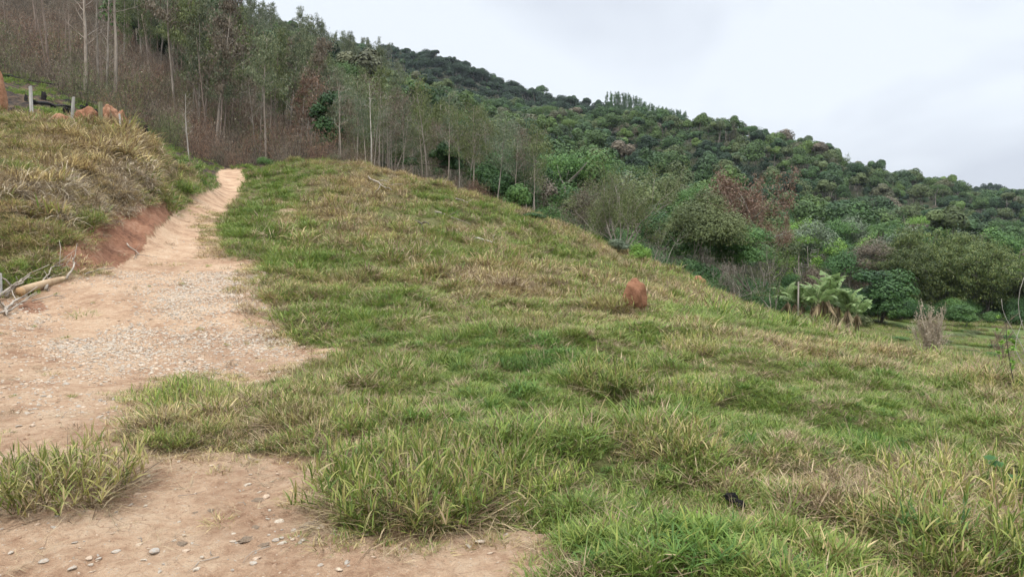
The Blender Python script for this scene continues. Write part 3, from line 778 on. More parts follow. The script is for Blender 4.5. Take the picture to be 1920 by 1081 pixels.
def scrub(seed, H, wd, n_st, slivers, leafn, tr=.018):
    """multi-stemmed dry brush"""
    rg = np.random.default_rng(seed); w = Geo(); g = Geo()
    for i in range(n_st):
        a = rg.uniform(0, 6.283); r = wd * .25 * math.sqrt(rg.uniform())
        P, d = path((math.cos(a) * r, math.sin(a) * r, -.1), (math.cos(a) * .3 + rg.normal(0, .1), math.sin(a) * .3 + rg.normal(0, .1), 1), H * rg.uniform(.55, 1.05), rg, 5, .10, .02)
        w.tube(P, np.linspace(tr, .006, 6), 3, c=rg.uniform(), cap=False)
        m = slivers // n_st; t = rg.uniform(.15, 1, m); k = np.minimum(4, (t * 5).astype(int)); q = P[k] + (P[k + 1] - P[k]) * (t * 5 - k)[:, None]
        off = rg.normal(0, wd * .10, (m, 3))
        ax = np.concatenate([rg.normal(0, .55, (m, 2)), np.ones((m, 1))], 1)
        g.leaves(q + off, rg.normal(size=(m, 3)) * np.array([1, 1, .1]), .34, .045, rg, axis=ax)
        m = leafn // n_st; t = rg.uniform(.2, 1, m); k = np.minimum(4, (t * 5).astype(int)); q = P[k] + (P[k + 1] - P[k]) * (t * 5 - k)[:, None]
        g.leaves(q + rg.normal(0, wd * .12, (m, 3)), rg.normal(size=(m, 3)), .10, .5, rg)
    return w, g

def shrub(seed, H, wd, n, size, nl=9):
    rg = np.random.default_rng(seed); w = Geo(); g = Geo()
    for i in range(nl):
        D = dirs(rg, 1, 0.0)[0]; c = np.array([D[0] * wd * .33, D[1] * wd * .33, H * .25 + D[2] * H * .42])
        P = np.array([[0, 0, -.1], c * [.4, .4, .5], c]); w.tube(P, [.03 * H ** .5, .02, .008], 4, c=rg.uniform(), cap=False)
        lobe(g, c, wd * rg.uniform(.18, .30), n // nl, size, rg, .85, zmin=-.7)
    return w, g

class Kind:
    """a pair of meshes (wood, foliage) shared by all copies"""
    def __init__(s, name, wg, bark, leaf, parts=('trunk', 'crown')):
        w, g = wg
        s.name = name; s.parts = parts
        s.w = w.mesh('trunk', bark, smooth=True); s.g = g.mesh('crown', leaf) if g.v else None
    def place(s, name, loc, rz, sc, label, cat, group=None, leaf=None, bark=None):
        e = bpy.data.objects.new(name, None); COL.objects.link(e); e.empty_display_size = .2
        e.location = loc; e.rotation_euler = (0, 0, rz); e.scale = (sc,) * 3 if np.isscalar(sc) else sc
        tag(e, label, cat, group)
        for me, nm, mt in ((s.w, s.parts[0], bark), (s.g, s.parts[1], leaf)):
            if me is None: continue
            o = bpy.data.objects.new(nm, me); COL.objects.link(o); o.parent = e
            if mt: o.material_slots[0].link = 'OBJECT'; o.material_slots[0].material = mt
        return e
    def joined(s):
        """one mesh with both, for repeating as stuff"""
        if getattr(s, '_j', None): return s._j
        Vs, Fs, Cs, Mi, off = [], [], [], [], 0
        fq, ft, mq, mt = [], [], [], []
        for k, me in enumerate((s.w, s.g)):
            if me is None: continue
            V = np.empty(len(me.vertices) * 3, np.float32); me.vertices.foreach_get('co', V); Vs.append(V.reshape(-1, 3))
            C = np.empty(len(me.vertices), np.float32); me.attributes['c'].data.foreach_get('value', C); Cs.append(C)
            li = np.empty(len(me.loops), np.int32); me.loops.foreach_get('vertex_index', li)
            tt = np.empty(len(me.polygons), np.int32); me.polygons.foreach_get('loop_total', tt); st = np.empty(len(me.polygons), np.int32); me.polygons.foreach_get('loop_start', st)
            for num, F_, M_ in ((4, fq, mq), (3, ft, mt)):
                q = st[tt == num]
                if len(q): F_.append(li[q[:, None] + np.arange(num)] + off); M_.append(np.full(len(q), k))
            off += len(Cs[-1])
        F_ = ([np.concatenate(fq)] if fq else []) + ([np.concatenate(ft)] if ft else [])
        M_ = np.concatenate(mq + mt)
        s._j = mesh_np(s.name, np.concatenate(Vs), F_, None, {'c': np.concatenate(Cs)}, mats=[s.w.materials[0], s.g.materials[0] if s.g else None], midx=M_)
        return s._j

K_BROAD = [Kind('broadleaf', broadleaf(300 + i, H, cw, nl, 3600, .34, base, fl), M_BARKG, M_MID) for i, (H, cw, nl, base, fl) in enumerate(
    [(10, 7.4, 10, .30, .9), (11.5, 7.0, 9, .34, .9), (9.5, 8.0, 11, .28, .85), (12.5, 6.4, 9, .34, 1), (10.5, 8.6, 13, .32, .85), (9, 6.2, 7, .28, .95)])]
K_UMB = [Kind('umbrella', broadleaf(320 + i, 11, 9, 13, 2600, .22, .66, .45, umb=.75), M_BARKG, M_BRIGHT) for i in range(2)]
K_OPEN = [Kind('open_crown', twiggy(330 + i, 10, 1.0, 2, 4, 9, .26, .16, lean=.35, len0=.36, ratio=.70, leaf_r=.5), M_BARKG, M_OLIVE) for i in range(3)]
K_EUC = [Kind('eucalyptus', euc(340 + i, 13, lf, .25, st, cr_), M_BARKG, M_EUC) for i, (lf, st, cr_) in enumerate([(.95, .35, 2.0), (.8, .45, 1.8), (1, .3, 2.3), (.6, .4, 2.0), (.9, .55, 2.2)])]
K_BARE = [Kind('bare_tree', euc(350 + i, 13, 0, .1, st, 1.9, nb=24), M_BARKG, M_EUC) for i, st in enumerate([.25, .45, .4])]
K_SCRUB = [Kind('scrub', scrub(360 + i, 3.2, 2.6, 14, 620, lf), M_BARKD, M_TWIG, ('stem', 'twigs')) for i, lf in enumerate([60, 350, 120, 600])]
K_BUSH = [Kind('bush', shrub(390 + i, 3.4, 4.2, 9000, .13, 16), M_BARKD, M_DARK, ('stem', 'foliage')) for i in range(3)]
K_SHRUB = [Kind('shrub', shrub(370 + i, 2.2, 2.6, 2600, .13), M_BARKD, M_MID, ('stem', 'foliage')) for i in range(3)]

rt = np.random.default_rng(21)
def zval(x, y): return float(height(np.array([x]), np.array([y]))[0])
def area_grid(y0, y1, u0, u1, sp):
    out = []
    y = y0
    while y < y1:
        n = int((u1 - u0) * y / sp)
        for i in range(n):
            yy = y + rt.uniform(-.5, .5) * sp; xx = (u0 + (u1 - u0) * (i + rt.uniform(-.1, 1.1)) / max(n, 1)) * y
            out.append((xx, yy))
        y += sp * .9
    return np.array(out)
def pxof(x, y, z):
    a, b, d = project(x, y, z); return a, b
MATS = dict(dark=M_DARK, mid=M_MID, olive=M_OLIVE, bright=M_BRIGHT, brown=M_BROWN, grey=M_GREYG)
WORD = dict(dark='dark green', mid='mid green', olive='olive green', bright='light yellow-green', brown='dry brown', grey='grey-green')
def behind(px):
    for lim, s in ((760, 'beyond the tallest pale trunks'), (1010, 'beyond the grassy crest'), (1290, 'behind the wide grey-branched tree'), (1480, 'behind the rust-topped trees'), (1620, 'behind the banana plants'), (9999, 'behind the bamboo thicket')):
        if px < lim: return s

# --- forest of the hill: nearest trees as things
G = area_grid(62, 186, -.22, .80, 6.3)
gz = height(G[:, 0], G[:, 1]); gpx, gpy = pxof(G[:, 0], G[:, 1], gz)
n_broad = 0
ordr = np.argsort(G[:, 1])
for i in ordr:
    x, y = G[i]; px, py = gpx[i], gpy[i]
    if px > 1330 and y < 103: continue
    if px < 1000 and y < 62 + (1000 - px) * .10: continue        # the burnt wood stands here
    if px > 2050 or px < 560: continue
    if 1610 < px < 1960 and y < 118: continue                    # bamboo
    r = rt.uniform()
    cls = rt.choice(['dark', 'mid', 'olive', 'bright', 'brown', 'grey'], p=[.27, .28, .20, .08, .06, .11])
    if px < 1000 and rt.uniform() < .45: cls = rt.choice(['olive', 'grey', 'mid'])
    k = K_BROAD[rt.integers(0, 6)] if r < .78 else K_OPEN[rt.integers(0, 3)] if r < .93 else K_UMB[rt.integers(0, 2)]
    sh = 'open-branched' if k in K_OPEN else 'flat-topped' if k in K_UMB else 'round-crowned'
    far = 'at the slope foot' if y < 125 else 'higher up'
    s = rt.uniform(.72, 1.12)
    if px > 1000 and y < 80: s *= .75
    gr = '%s %s trees %s' % (WORD[cls], sh, behind(px))
    k.place('forest_tree', (x, y, gz[i] - .3), rt.uniform(0, 6.28), (s, s, s * rt.uniform(.9, 1.1)), '%s %s tree %s, %s' % (WORD[cls].replace('light ', ''), sh, behind(px), far), 'tree', gr + ', ' + far, leaf=MATS[cls])
    n_broad += 1
    if n_broad >= 292: break
ylast = y
print('BROAD', n_broad, ylast)

# --- the rest of the forest as one mass
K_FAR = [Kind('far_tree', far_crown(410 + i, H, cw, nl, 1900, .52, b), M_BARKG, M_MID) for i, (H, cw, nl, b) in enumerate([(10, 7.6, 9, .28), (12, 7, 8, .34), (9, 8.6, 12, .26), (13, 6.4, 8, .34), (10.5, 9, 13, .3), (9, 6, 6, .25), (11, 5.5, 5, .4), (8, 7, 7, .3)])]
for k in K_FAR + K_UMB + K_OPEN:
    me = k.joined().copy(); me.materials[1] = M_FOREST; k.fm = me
A1 = area_grid(ylast - 4, 470, -.45, .90, 7.3); A2 = area_grid(470, 900, -.40, .80, 8.5)
A0 = area_grid(108, ylast, -.60, -.20, 6.0)
FP = np.concatenate([A0, A1, A2]); fz = height(FP[:, 0], FP[:, 1]); fpx, fpy = pxof(FP[:, 0], FP[:, 1], fz)
ok = (fpx > -80) & (fpx < 2000) & (fpy > -160)
ok &= ~((fpx < 250) & (FP[:, 1] < 150))
ok &= ~((FP[:, 1] > 500) & (FP[:, 1] < 640) & (fpx > 700) & (rt.uniform(0, 1, len(FP)) < .5))
FP, fz, fpx = FP[ok], fz[ok], fpx[ok]; n = len(FP)
kinds = [k.fm for k in K_FAR + K_UMB + K_OPEN]
eu = [k.joined() for k in K_EUC]
kid = rt.choice(len(kinds), n, p=[.13, .11, .12, .10, .12, .11, .11, .12, .01, .01, .02, .02, .02])
left = (fpx < 600) | ((fpx < 760) & (rt.uniform(0, 1, n) < .5))
kid = np.where(left & (rt.uniform(0, 1, n) < .62), len(kinds) + rt.integers(0, 5, n), kid)
kinds += eu
kk = rt.uniform(0, 1, n)
clus = fbm(FP[:, 0] * .02, FP[:, 1] * .02, 91, 3); kk = np.clip(kk * .75 + (clus - .38) * .8, 0, .999)
kk = np.where(rt.uniform(0, 1, n) < .35, rt.uniform(0, 1, n), kk)
kk = np.where(FP[:, 1] > 560, kk * .16, kk)  # far ridge trees kept to darkest greens: distance haze put into leaf colour
sc = (.66 + .95 * rt.uniform(0, 1, n) ** 2.2) * np.where(FP[:, 1] > 470, 1.2, 1.0)
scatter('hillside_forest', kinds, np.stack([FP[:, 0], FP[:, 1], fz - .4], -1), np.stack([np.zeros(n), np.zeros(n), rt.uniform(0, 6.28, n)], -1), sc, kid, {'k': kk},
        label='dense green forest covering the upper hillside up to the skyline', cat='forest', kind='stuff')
print('FOREST', n)
def zone(px, *zs):
    for lim, s in zs:
        if px < lim: return s
    return zs[-1][1]
ZL = ((80, 'above the tall orange mound'), (150, 'above the white post'), (255, 'around the two big bare trunks'), (350, 'left of the whitish sapling'), (430, 'right of the whitish sapling'), (500, 'left of the pale leaning trunk'), (570, 'right of the pale leaning trunk'), (9999, 'left of the dark leafy narrow tree'))
ZR = ((1060, 'below the large dark tree'), (1130, 'left of the wide grey-branched tree'), (1230, 'under the wide grey-branched tree'), (1300, 'beside the tangle of bare branches'), (1380, 'under the layered tree'), (1440, 'beside the dark hollow'), (1530, 'left of the banana plants'), (1640, 'right of the banana plants'), (1740, 'at the left foot of the bamboo'), (1840, 'behind the small lone tree'), (9999, 'at the right foot of the bamboo'))
# ------------------------------------------------------------------ burnt wood on the left: slender trunks and dry brush
def put(px, Y=None, py=None):
    return ground_at(px, Y) if py is None else hit(px, py)
M_BARKB = bark_mat('brown_bark', (0.12, 0.09, 0.07), (0.27, 0.215, 0.17))
K_SLIM = [Kind('slim_tree', euc(380 + i, 9.0, lf, .16, .45, 1.7, tr=.075, nb=20), M_BARKP, M_EUC) for i, lf in enumerate([.8, .5, .25])]
def place_tree(k, name, p, sc, lean, label, group=None, leaf=None, bark=None, cat='tree'):
    e = k.place(name, (p[0], p[1], p[2] - .1), rt.uniform(0, 6.28), sc, label, cat, group, leaf, bark)
    e.rotation_euler = (rt.normal(0, .015), lean, rt.uniform(0, 6.28)) if False else (0, lean, 0)
    return e
one = [
 (160, None, 172, 15, 'bare', 0.03, 'tall bare pale trunk forking above, left of all the big trunks on the burnt slope', M_BARKP),
 (215, None, 192, 15, 'bare', 0.06, 'tall bare pale trunk rising behind the mossy fence post', M_BARKP),
 (184, 62, None, 11, 'bare', 0.10, 'thin leaning trunk between the two big bare trunks above the fence', M_BARKG),
 (197, 60, None, 11, 'bare', 0.09, 'second thin leaning trunk close left of the mossy post trunk', M_BARKG),
 (330, 76, None, 15, 'euc', 0.02, 'straight pale eucalyptus above the dry scrub, right of the mossy post', M_BARKP),
 (372, 74, None, 13, 'euc', 0.0, 'brownish eucalyptus trunk left of the tallest straight pair', M_BARKG),
 (384, 78, None, 12, 'euc', 0.03, 'slender eucalyptus trunk standing between two thicker ones', M_BARKP),
 (404, 72, None, 16, 'euc', 0.03, 'tall straight eucalyptus trunk with thin grey crown above the track end', M_BARKP),
 (355, 47, None, 4.6, 'bare', 0.02, 'small whitish bare sapling at the edge of the dry grass bank', M_BARKW),
 (500, 63, None, 11, 'euc', 0.06, 'pale leaning trunk rising above the end of the track', M_BARKP),
 (478, 66, None, 8, 'slim', 0.0, 'thin grey trunk just left of the pale leaning one', M_BARKG),
 (486, 68, None, 9, 'slim', 0.02, 'second thin grey trunk beside the pale leaning one', M_BARKG),
 (560, 66, None, 8, 'euc', 0.0, 'reddish brown scorched slender tree right of the pale leaning trunk', M_BARKG),
 (590, 70, None, 8.5, 'slim', 0.03, 'grey slender trunk behind the scorched tree', M_BARKG),
 (634, 62, None, 8.0, 'slim', 0.0, 'upright thin trunk left of the curved white trunk', M_BARKG),
 (668, 62, None, 8.0, 'slim', -0.01, 'upright pale thin trunk next to the curved white trunk', M_BARKP),
 (697, 58, None, 7.2, 'curved', 0.05, 'whitish slightly curved trunk with a fork, at the grassy crest', M_BARKW),
 (716, 61, None, 6.5, 'slim', 0.0, 'thicker grey trunk right of the curved white trunk', M_BARKG),
 (732, 60, None, 5.5, 'slim', .35, 'leaning thin trunk crossing the others by the crest', M_BARKP),
]
Ktree = dict(bare=K_BARE, euc=K_EUC, slim=K_SLIM, curved=[Kind('curved', euc(401, 7.2, .3, .15, .72, 1.5, tr=.085, nb=9), M_BARKW, M_EUC)])
for i, (px, Y, py, H, kd, ln, lab, bk) in enumerate(one):
    k = Ktree[kd][i % len(Ktree[kd])]; h0 = {'bare': 13, 'euc': 13, 'slim': 9.0, 'curved': 7.2}[kd]
    p = put(px, Y, py); leaf = M_SCORCH if 'scorched' in lab else M_BROWN if i % 3 == 1 else None
    place_tree(k, 'slender_tree', p, H / h0 * 1.0, ln, lab, None, leaf, bk)
# the grove of many thin stems right of the track end
ng_ = 0
for i in range(46):
    px = 640 + 380 * (i + rt.uniform(-.4, .4)) / 46; Y = rt.uniform(56, 74)
    p = put(px, Y); k = K_SLIM[rt.integers(0, 3)]
    c = rt.choice(['p', 'g', 'b'])
    leaf = {'p': M_OLIVE, 'g': M_GREYG, 'b': M_BROWN}[c]
    word = {'p': 'olive-leaved', 'g': 'grey-green', 'b': 'brown-leaved'}[c]
    where = 'left of the small dark tree' if px < 830 else 'right of the small dark tree'
    place_tree(k, 'slender_tree', p, rt.uniform(.65, .95), rt.normal(0, .06), 'thin %s pale-stemmed tree in the grove at the crest, %s' % (word, where), 'thin %s stems of the grove, %s' % (word, where), leaf, [M_BARKP, M_BARKG][i % 2])
for i in range(190):
    px = rt.uniform(225, 640) if i % 2 else rt.uniform(560, 1010); Y = rt.uniform(70, 125) if px > 330 else rt.uniform(88, 130)
    p = put(px, Y)
    sc = rt.uniform(.65, 1.05); k = K_EUC[rt.integers(0, 5)]
    c = rt.choice(['e', 'o', 'b'], p=[.4, .3, .3]) if px < 700 else rt.choice(['e', 'o', 'b'], p=[.3, .5, .2]); leaf = {'e': None, 'o': M_OLIVE, 'b': M_BROWN}[c]; word = {'e': 'grey-green', 'o': 'olive', 'b': 'brown-leaved'}[c]
    zn = zone(px, (330, 'right of the two big bare trunks'), (440, 'above the whitish sapling'), (520, 'behind the pale leaning trunk'), (610, 'right of the pale leaning trunk'), (680, 'behind the dark narrow tree'), (760, 'behind the curved white trunk'), (850, 'behind the small dark tree'), (9999, 'behind the large dark tree')); hw = 'tall' if sc > .85 else 'short'; bw = ['grey', 'brown', 'brown'][i % 3]
    place_tree(k, 'eucalyptus_tree', p, sc * (.85 if px > 600 else 1), rt.normal(0, .03), '%s %s slender eucalyptus with %s trunk %s' % (hw, word, bw, zn), '%s %s eucalyptus, %s trunk, %s' % (hw, word, bw, zn), leaf, [M_BARKG, M_BARKB, M_BARKB][i % 3])
for i in range(16):
    px = rt.uniform(-30, 420); Y = rt.uniform(58, 118)
    p = put(px, Y)
    place_tree(K_BARE[i % 3], 'bare_tree', p, rt.uniform(.45, .95), rt.normal(0, .05), 'leafless grey-brown tree scattered over the burnt slope', 'leafless trees on the burnt slope', None, M_BARKB)

SB = area_grid(45, 155, -.80, -.12, 2.1); sz = height(SB[:, 0], SB[:, 1]); spx, spy = pxof(SB[:, 0], SB[:, 1], sz)
edge = 47 + np.clip(190 - spx, 0, 400) * 0.035 + np.clip(spx - 250, 0, 100) * .05
ok = (spx > -60) & (spx < 690) & (SB[:, 1] > edge) & ~((spx > 380) & (SB[:, 1] < 57.5)) & ~((spx > 470) & (SB[:, 1] > 95)) & ~((spx > 330) & (SB[:, 1] > 112))
ok &= (fbm(SB[:, 0] * .12, SB[:, 1] * .12, 71, 3) > .36) | (SB[:, 1] < 70)
SB, sz, spx, spy = SB[ok], sz[ok], spx[ok], spy[ok]
od = np.argsort(SB[:, 1])
for j, i in enumerate(od[:285]):
    c = rt.choice(['t', 's', 'g'], p=[.38, .36, .26]); zn = zone(spx[i], *ZL); dpt = 'low down' if SB[i, 1] < 58 else 'higher up'; ssz = rt.uniform(.5, 1.35) * (1.0 if SB[i, 1] > 60 else .8); hw = 'tall' if ssz > .95 else 'low'
    word = {'t': 'leafless grey-brown', 's': 'reddish scorched', 'g': 'olive-leaved'}[c]
    K_SCRUB[[rt.integers(0, 2), 3, 1][{'t': 0, 's': 1, 'g': 2}[c]]].place('dry_shrub', (SB[i, 0], SB[i, 1], sz[i]), rt.uniform(0, 6.28), ssz, '%s %s brush %s, %s' % (hw, word, zn, dpt), 'shrub', '%s %s brush %s, %s' % (hw, word, zn, dpt), leaf={'t': M_TWIG, 's': M_SCORCH, 'g': M_OLIVE}[c])
rest = od[285:]; m = len(rest)
for k in K_SCRUB: k.joined()
jm = []
for k in K_SCRUB:
    for mt in (M_TWIG, M_SCORCH, M_BROWN):
        me = k.joined().copy(); me.materials[1] = mt; jm.append(me)
scatter('brushwood', jm, np.stack([SB[rest, 0], SB[rest, 1], sz[rest]], -1), np.stack([np.zeros(m), np.zeros(m), rt.uniform(0, 6.28, m)], -1), rt.uniform(.7, 1.25, m), rt.choice([0, 3, 6, 1, 10, 5, 11], m, p=[.28, .2, .2, .08, .12, .06, .06]),
        label='dry brown brushwood covering the upper burnt slope', cat='brushwood', kind='stuff')
# low brush under the grove
for i in range(60):
    px = rt.uniform(600, 1010); Y = rt.uniform(55, 72); p = put(px, Y)
    w_ = rt.choice(['red', 'brown', 'green'], p=[.4, .35, .25])
    if w_ == 'green': K_SHRUB[i % 3].place('undergrowth_shrub', p, rt.uniform(0, 6.28), rt.uniform(.5, .9), 'small olive leafy shrub below the grove stems', 'shrub', 'leafy shrubs below the grove stems', leaf=M_OLIVE)
    else: K_SCRUB[i % 4].place('undergrowth_shrub', p, rt.uniform(0, 6.28), rt.uniform(.45, .75), 'low %s dry brush at the feet of the grove stems' % ('reddish' if w_ == 'red' else 'grey-brown'), 'shrub', '%s brush at the feet of the grove' % w_, leaf=M_SCORCH if w_ == 'red' else M_TWIG)
# fresh green sprouts and ash between the stumps
def patch(name, meshes, cond, n, y0, y1, smin, smax, u0=-.8, u1=.8, g=1.0, **tags):
    x, y = scatter_points(n, y0, y1, u0, u1); z = height(x, y); at, R = surface_attrs(x, y, z)
    k = cond(x, y, R['px'], R['py'], at); x, y, z = x[k], y[k], z[k]; m = len(x)
    return scatter(name, meshes, np.stack([x, y, z], -1), np.stack([rs.normal(0, .1, m), rs.normal(0, .1, m), rs.uniform(0, 6.28, m)], -1), rs.uniform(smin, smax, m), rs.integers(0, len(meshes), m), {'g': np.full(m, g)}, **tags)
patch('ground_cover', [far_k[9], far_k[0], far_k[1]], lambda x, y, px, py, at: (at['burnt'] > .3) & (px < 480) & (fbm(x * .45, y * .45, 81, 3) > .52), 6000, 33, 60, .5, 1.0, u0=-.8, u1=-.3,
      label='bright green regrowth on the charred ground behind the fence', cat='regrowth', kind='stuff')
patch('valley_grass', far_k[:9], lambda x, y, px, py, at: (at['past'] > .2) & (px > 1350) & (px < 2000) & (fbm(x * .18, y * .18, 83, 3) > .42), 40000, 44, 106, .7, 1.5, u0=.25, g=.8,
      label='low rough grass of the valley meadow below the hill', cat='grass', kind='stuff')

# ------------------------------------------------------------------ single trees and shrubs with a look of their own
FIT = {(1160,44):(306,205),(1238,46):(425,110),(1110,50):(335,130),(1325,62):(362,140),(1395,66):(425,110),(1352,82):(328,125),(1424,80):(360,110),
       (838,60):(268,105),(945,62):(288,120),(622,66):(172,60),(890,53):(335,44),(1197,37):(456,42),(1153,38):(448,40),(965,50):(345,54),(1000,41):(398,44),(800,46):(345,50),
       (1447,56):(458,75),(1378,55):(480,95),(1518,92):(462,80),(1526,80):(518,66),(1628,108):(448,90),(1650,90):(508,95),(1812,92):(572,50),(1745,24.5):(574,52)}
def hero(name, wg, bark, leaf, px, Y, label, cat='tree', rz=0, sc=1.0, parts=('trunk', 'crown'), group=None, dz=0):
    p = ground_at(px, Y)
    if (px, Y) in FIT:                                  # real height and width from what the photograph shows at that distance
        top, wpx = FIT[(px, Y)]; V = np.concatenate([np.concatenate(q.v) for q in wg if q.v])
        hgt = w_of_py(top) * Y - p[2]; wid = wpx / F * Y
        x0, x1 = np.percentile(V[:, 0], [1, 99]); z1 = np.percentile(V[:, 2], 99.3); sx = wid / (x1 - x0); sz_ = hgt / z1
        for q in wg:
            for a_ in q.v: a_ *= np.array([sx, sx, sz_])
        sc = 1.0; rz = 0
    return Kind(name, wg, bark, leaf, parts).place(name, (p[0], p[1], p[2] + dz), rz, sc, label, cat, group)
w1, g1 = twiggy(500, 6.4, 1.35, 8, 5, 14, .10, .085, lean=.75, len0=.40, ratio=.72, kids=(2, 3), leaf_r=.36, wob=.16)
hero('spreading_tree', (w1, g1), M_BARKG, M_OLIVE, 1160, 44, 'wide grey-branched olive tree with many bare twigs just beyond the grassy edge', sc=(1.05, 1.05, 1.0))
w1, g1 = twiggy(501, 5.0, 1.6, 5, 4, 0, .1, .06, lean=.9, len0=.42, ratio=.74, kids=(2, 4), wob=.2)
hero('dead_shrub', (w1, g1), M_BARKG, M_OLIVE, 1238, 46, 'tangle of bare grey branches right of the wide olive tree', 'shrub', sc=.75, parts=('branches', 'crown'))
w1, g1 = twiggy(502, 6.0, 1.3, 6, 5, 9, .11, .07, lean=.7, len0=.38, kids=(2, 3), leaf_r=.45)
hero('spreading_tree', (w1, g1), M_BARKG, M_BROWN, 1110, 50, 'low brownish-olive tree left of the wide grey-branched tree', sc=.8)
w1, g1 = broadleaf(503, 10.6, 8.0, 26, 32000, .16, .36, .7, trunk_r=.10, multi=4)
hero('layered_tree', (w1, g1), M_BARKP, M_OLIVE, 1325, 62, 'tall layered green tree with a cluster of pale trunks above the grassy edge')
w1, g1 = broadleaf(504, 9.4, 6.5, 16, 18000, .16, .38, .7, trunk_r=.11)
hero('layered_tree', (w1, g1), M_BARKP, M_MID, 1395, 66, 'green tree with one slanting white trunk, right of the clustered trunks', rz=1.0)
w1, g1 = twiggy(505, 12.5, .95, 3, 5, 26, .18, .16, lean=.3, len0=.34, kids=(2, 3), leaf_r=.5, ratio=.70, cap_only=.62)
hero('rust_tree', (w1, g1), M_BARKG, M_RUST, 1352, 82, 'tree with rust-brown crown, the left and taller of the two rusty ones', sc=1.08)
w1, g1 = twiggy(506, 11.0, .95, 3, 5, 26, .18, .16, lean=.35, len0=.34, kids=(2, 3), leaf_r=.5, ratio=.70, cap_only=.55)
hero('rust_tree', (w1, g1), M_BARKG, M_RUST, 1424, 80, 'tree with rust-brown crown, the right and redder of the two rusty ones', sc=.95)
w1, g1 = broadleaf(507, 5.6, 3.0, 14, 14000, .15, .28, .9, trunk_r=.07, zlo=-.8)
P, _ = path((-.1, 0, 3.0), (-1, .1, .05), 3.2, np.random.default_rng(3), 6, .08, .02); w1.tube(P, np.linspace(.06, .03, 7), 5)
lobe(g1, P[-1] + np.array([0, 0, .1]), .65, 1500, .14, np.random.default_rng(4))
hero('dark_tree', (w1, g1), M_BARKD, M_DARK, 838, 60, 'small dark green tree with one long side branch in front of the grove')
w1, g1 = broadleaf(508, 6.6, 6.0, 30, 36000, .16, .08, .9, trunk_r=.13, zlo=-.95)
hero('dark_tree', (w1, g1), M_BARKD, M_DARK, 945, 62, 'large dense dark green tree reaching down to the grassy edge')
w1, g1 = broadleaf(509, 5.5, 2.6, 12, 8000, .15, .15, .9, trunk_r=.07, zlo=-.95)
hero('dark_tree', (w1, g1), M_BARKD, M_DARK, 622, 66, 'narrow dark green leafy tree among the slender trunks above the crest')
hero('scorched_shrub', scrub(510, 2.4, 2.2, 16, 1500, 2500), M_BARKD, M_SCORCH, 890, 53, 'dense reddish-brown scorched bush beside the dark green tree', 'shrub', parts=('stem', 'twigs'))
hero('leafy_shrub', shrub(511, 1.7, 1.7, 4000, .10), M_BARKD, M_BRIGHT, 1197, 37, 'bright green feathery bush at the foot of the wide grey-branched tree', 'shrub', parts=('stem', 'foliage'))
hero('leafy_shrub', shrub(512, 1.5, 1.5, 3200, .09), M_BARKD, M_GREYG, 1153, 38, 'grey-green feathery bush left of the bright green one', 'shrub', parts=('stem', 'foliage'))
hero('leafy_shrub', shrub(513, 1.6, 1.6, 3000, .10), M_BARKD, M_MID, 965, 50, 'light green bush below the large dark tree', 'shrub', parts=('stem', 'foliage'))
hero('leafy_shrub', shrub(514, 1.1, 1.3, 2400, .08), M_BARKD, M_DARK, 1000, 41, 'small dark bush on the edge of the grassy hill', 'shrub', parts=('stem', 'foliage'))
hero('leafy_shrub', shrub(515, 1.0, 1.5, 2200, .08), M_BARKD, M_GREYG, 800, 46, 'small grey-green bush on the grassy crest', 'shrub', parts=('stem', 'foliage'))
hero('leafy_shrub', shrub(5150, .8, 1.1, 1600, .07), M_BARKD, M_MID, 497, 54, 'small green bush at the end of the track', 'shrub', parts=('stem', 'foliage'))
w1, g1 = twiggy(516, 5.6, .7, 2, 4, 5, .13, .06, lean=.25, len0=.36, kids=(2, 3), leaf_r=.35)
hero('thin_tree', (w1, g1), M_BARKG, M_OLIVE, 1447, 56, 'slender sparse-leaved tree left of the banana plants')
w1, g1 = twiggy(517, 4.4, 1.4, 6, 4, 1, .10, .05, lean=.8, len0=.4, kids=(2, 4), wob=.2)
hero('dead_shrub', (w1, g1), M_BARKG, M_BROWN, 1378, 55, 'grey twiggy bush with hardly any leaves beside the dark hollow', 'shrub', sc=.8, parts=('branches', 'leaves'))
# bare tree with tiers of drooping whitish branches
rg = np.random.default_rng(520); w1 = Geo(); P, _ = path((0, 0, -.2), (0, 0, 1), 8.4, rg, 8, .02); w1.tube(P, np.linspace(.10, .03, 9), 5)
for i in range(20):
    z = 3.0 + 5.0 * i / 20; a = rg.uniform(0, 6.28); L1 = 3.4 * (1.15 - i / 22)
    t = np.linspace(0, 1, 7); B = np.stack([np.cos(a) * L1 * t, np.sin(a) * L1 * t, z + L1 * (-.25 * t + .42 * t * t)], -1); w1.tube(B, np.linspace(.04, .012, 7), 3, c=.9)
hero('tiered_bare_tree', (w1, Geo()), M_BARKG, M_OLIVE, 1518, 92, 'leafless tree with tiers of whitish drooping branches behind the banana plants', parts=('trunk', 'crown'))
hero('grey_bush', shrub(521, 2.4, 3.2, 9000, .09, 12), M_BARKD, M_BROWN, 1526, 80, 'round grey-brown twiggy bush just behind the banana plants', 'shrub', parts=('stem', 'twigs'), dz=1.0)
w1, g1 = broadleaf(522, 9.0, 6.2, 24, 20000, .13, .1, .9, trunk_r=.10, zlo=-.9)
hero('leafless_tree', (w1, g1), M_BARKD, M_BROWN, 1628, 108, 'purplish brown leafless-looking tree left of the bamboo thicket')
w1, g1 = broadleaf(523, 5.0, 4.2, 22, 12000, .22, .04, .9, trunk_r=.09, zlo=-1)
hero('dark_tree', (w1, g1), M_BARKD, M_DARK, 1650, 90, 'dark broad-leaved small tree right of the banana plants', sc=(1, 1, 1.15))
w1, g1 = broadleaf(524, 3.6, 2.8, 12, 6000, .17, .12, .9, trunk_r=.05, zlo=-.8)
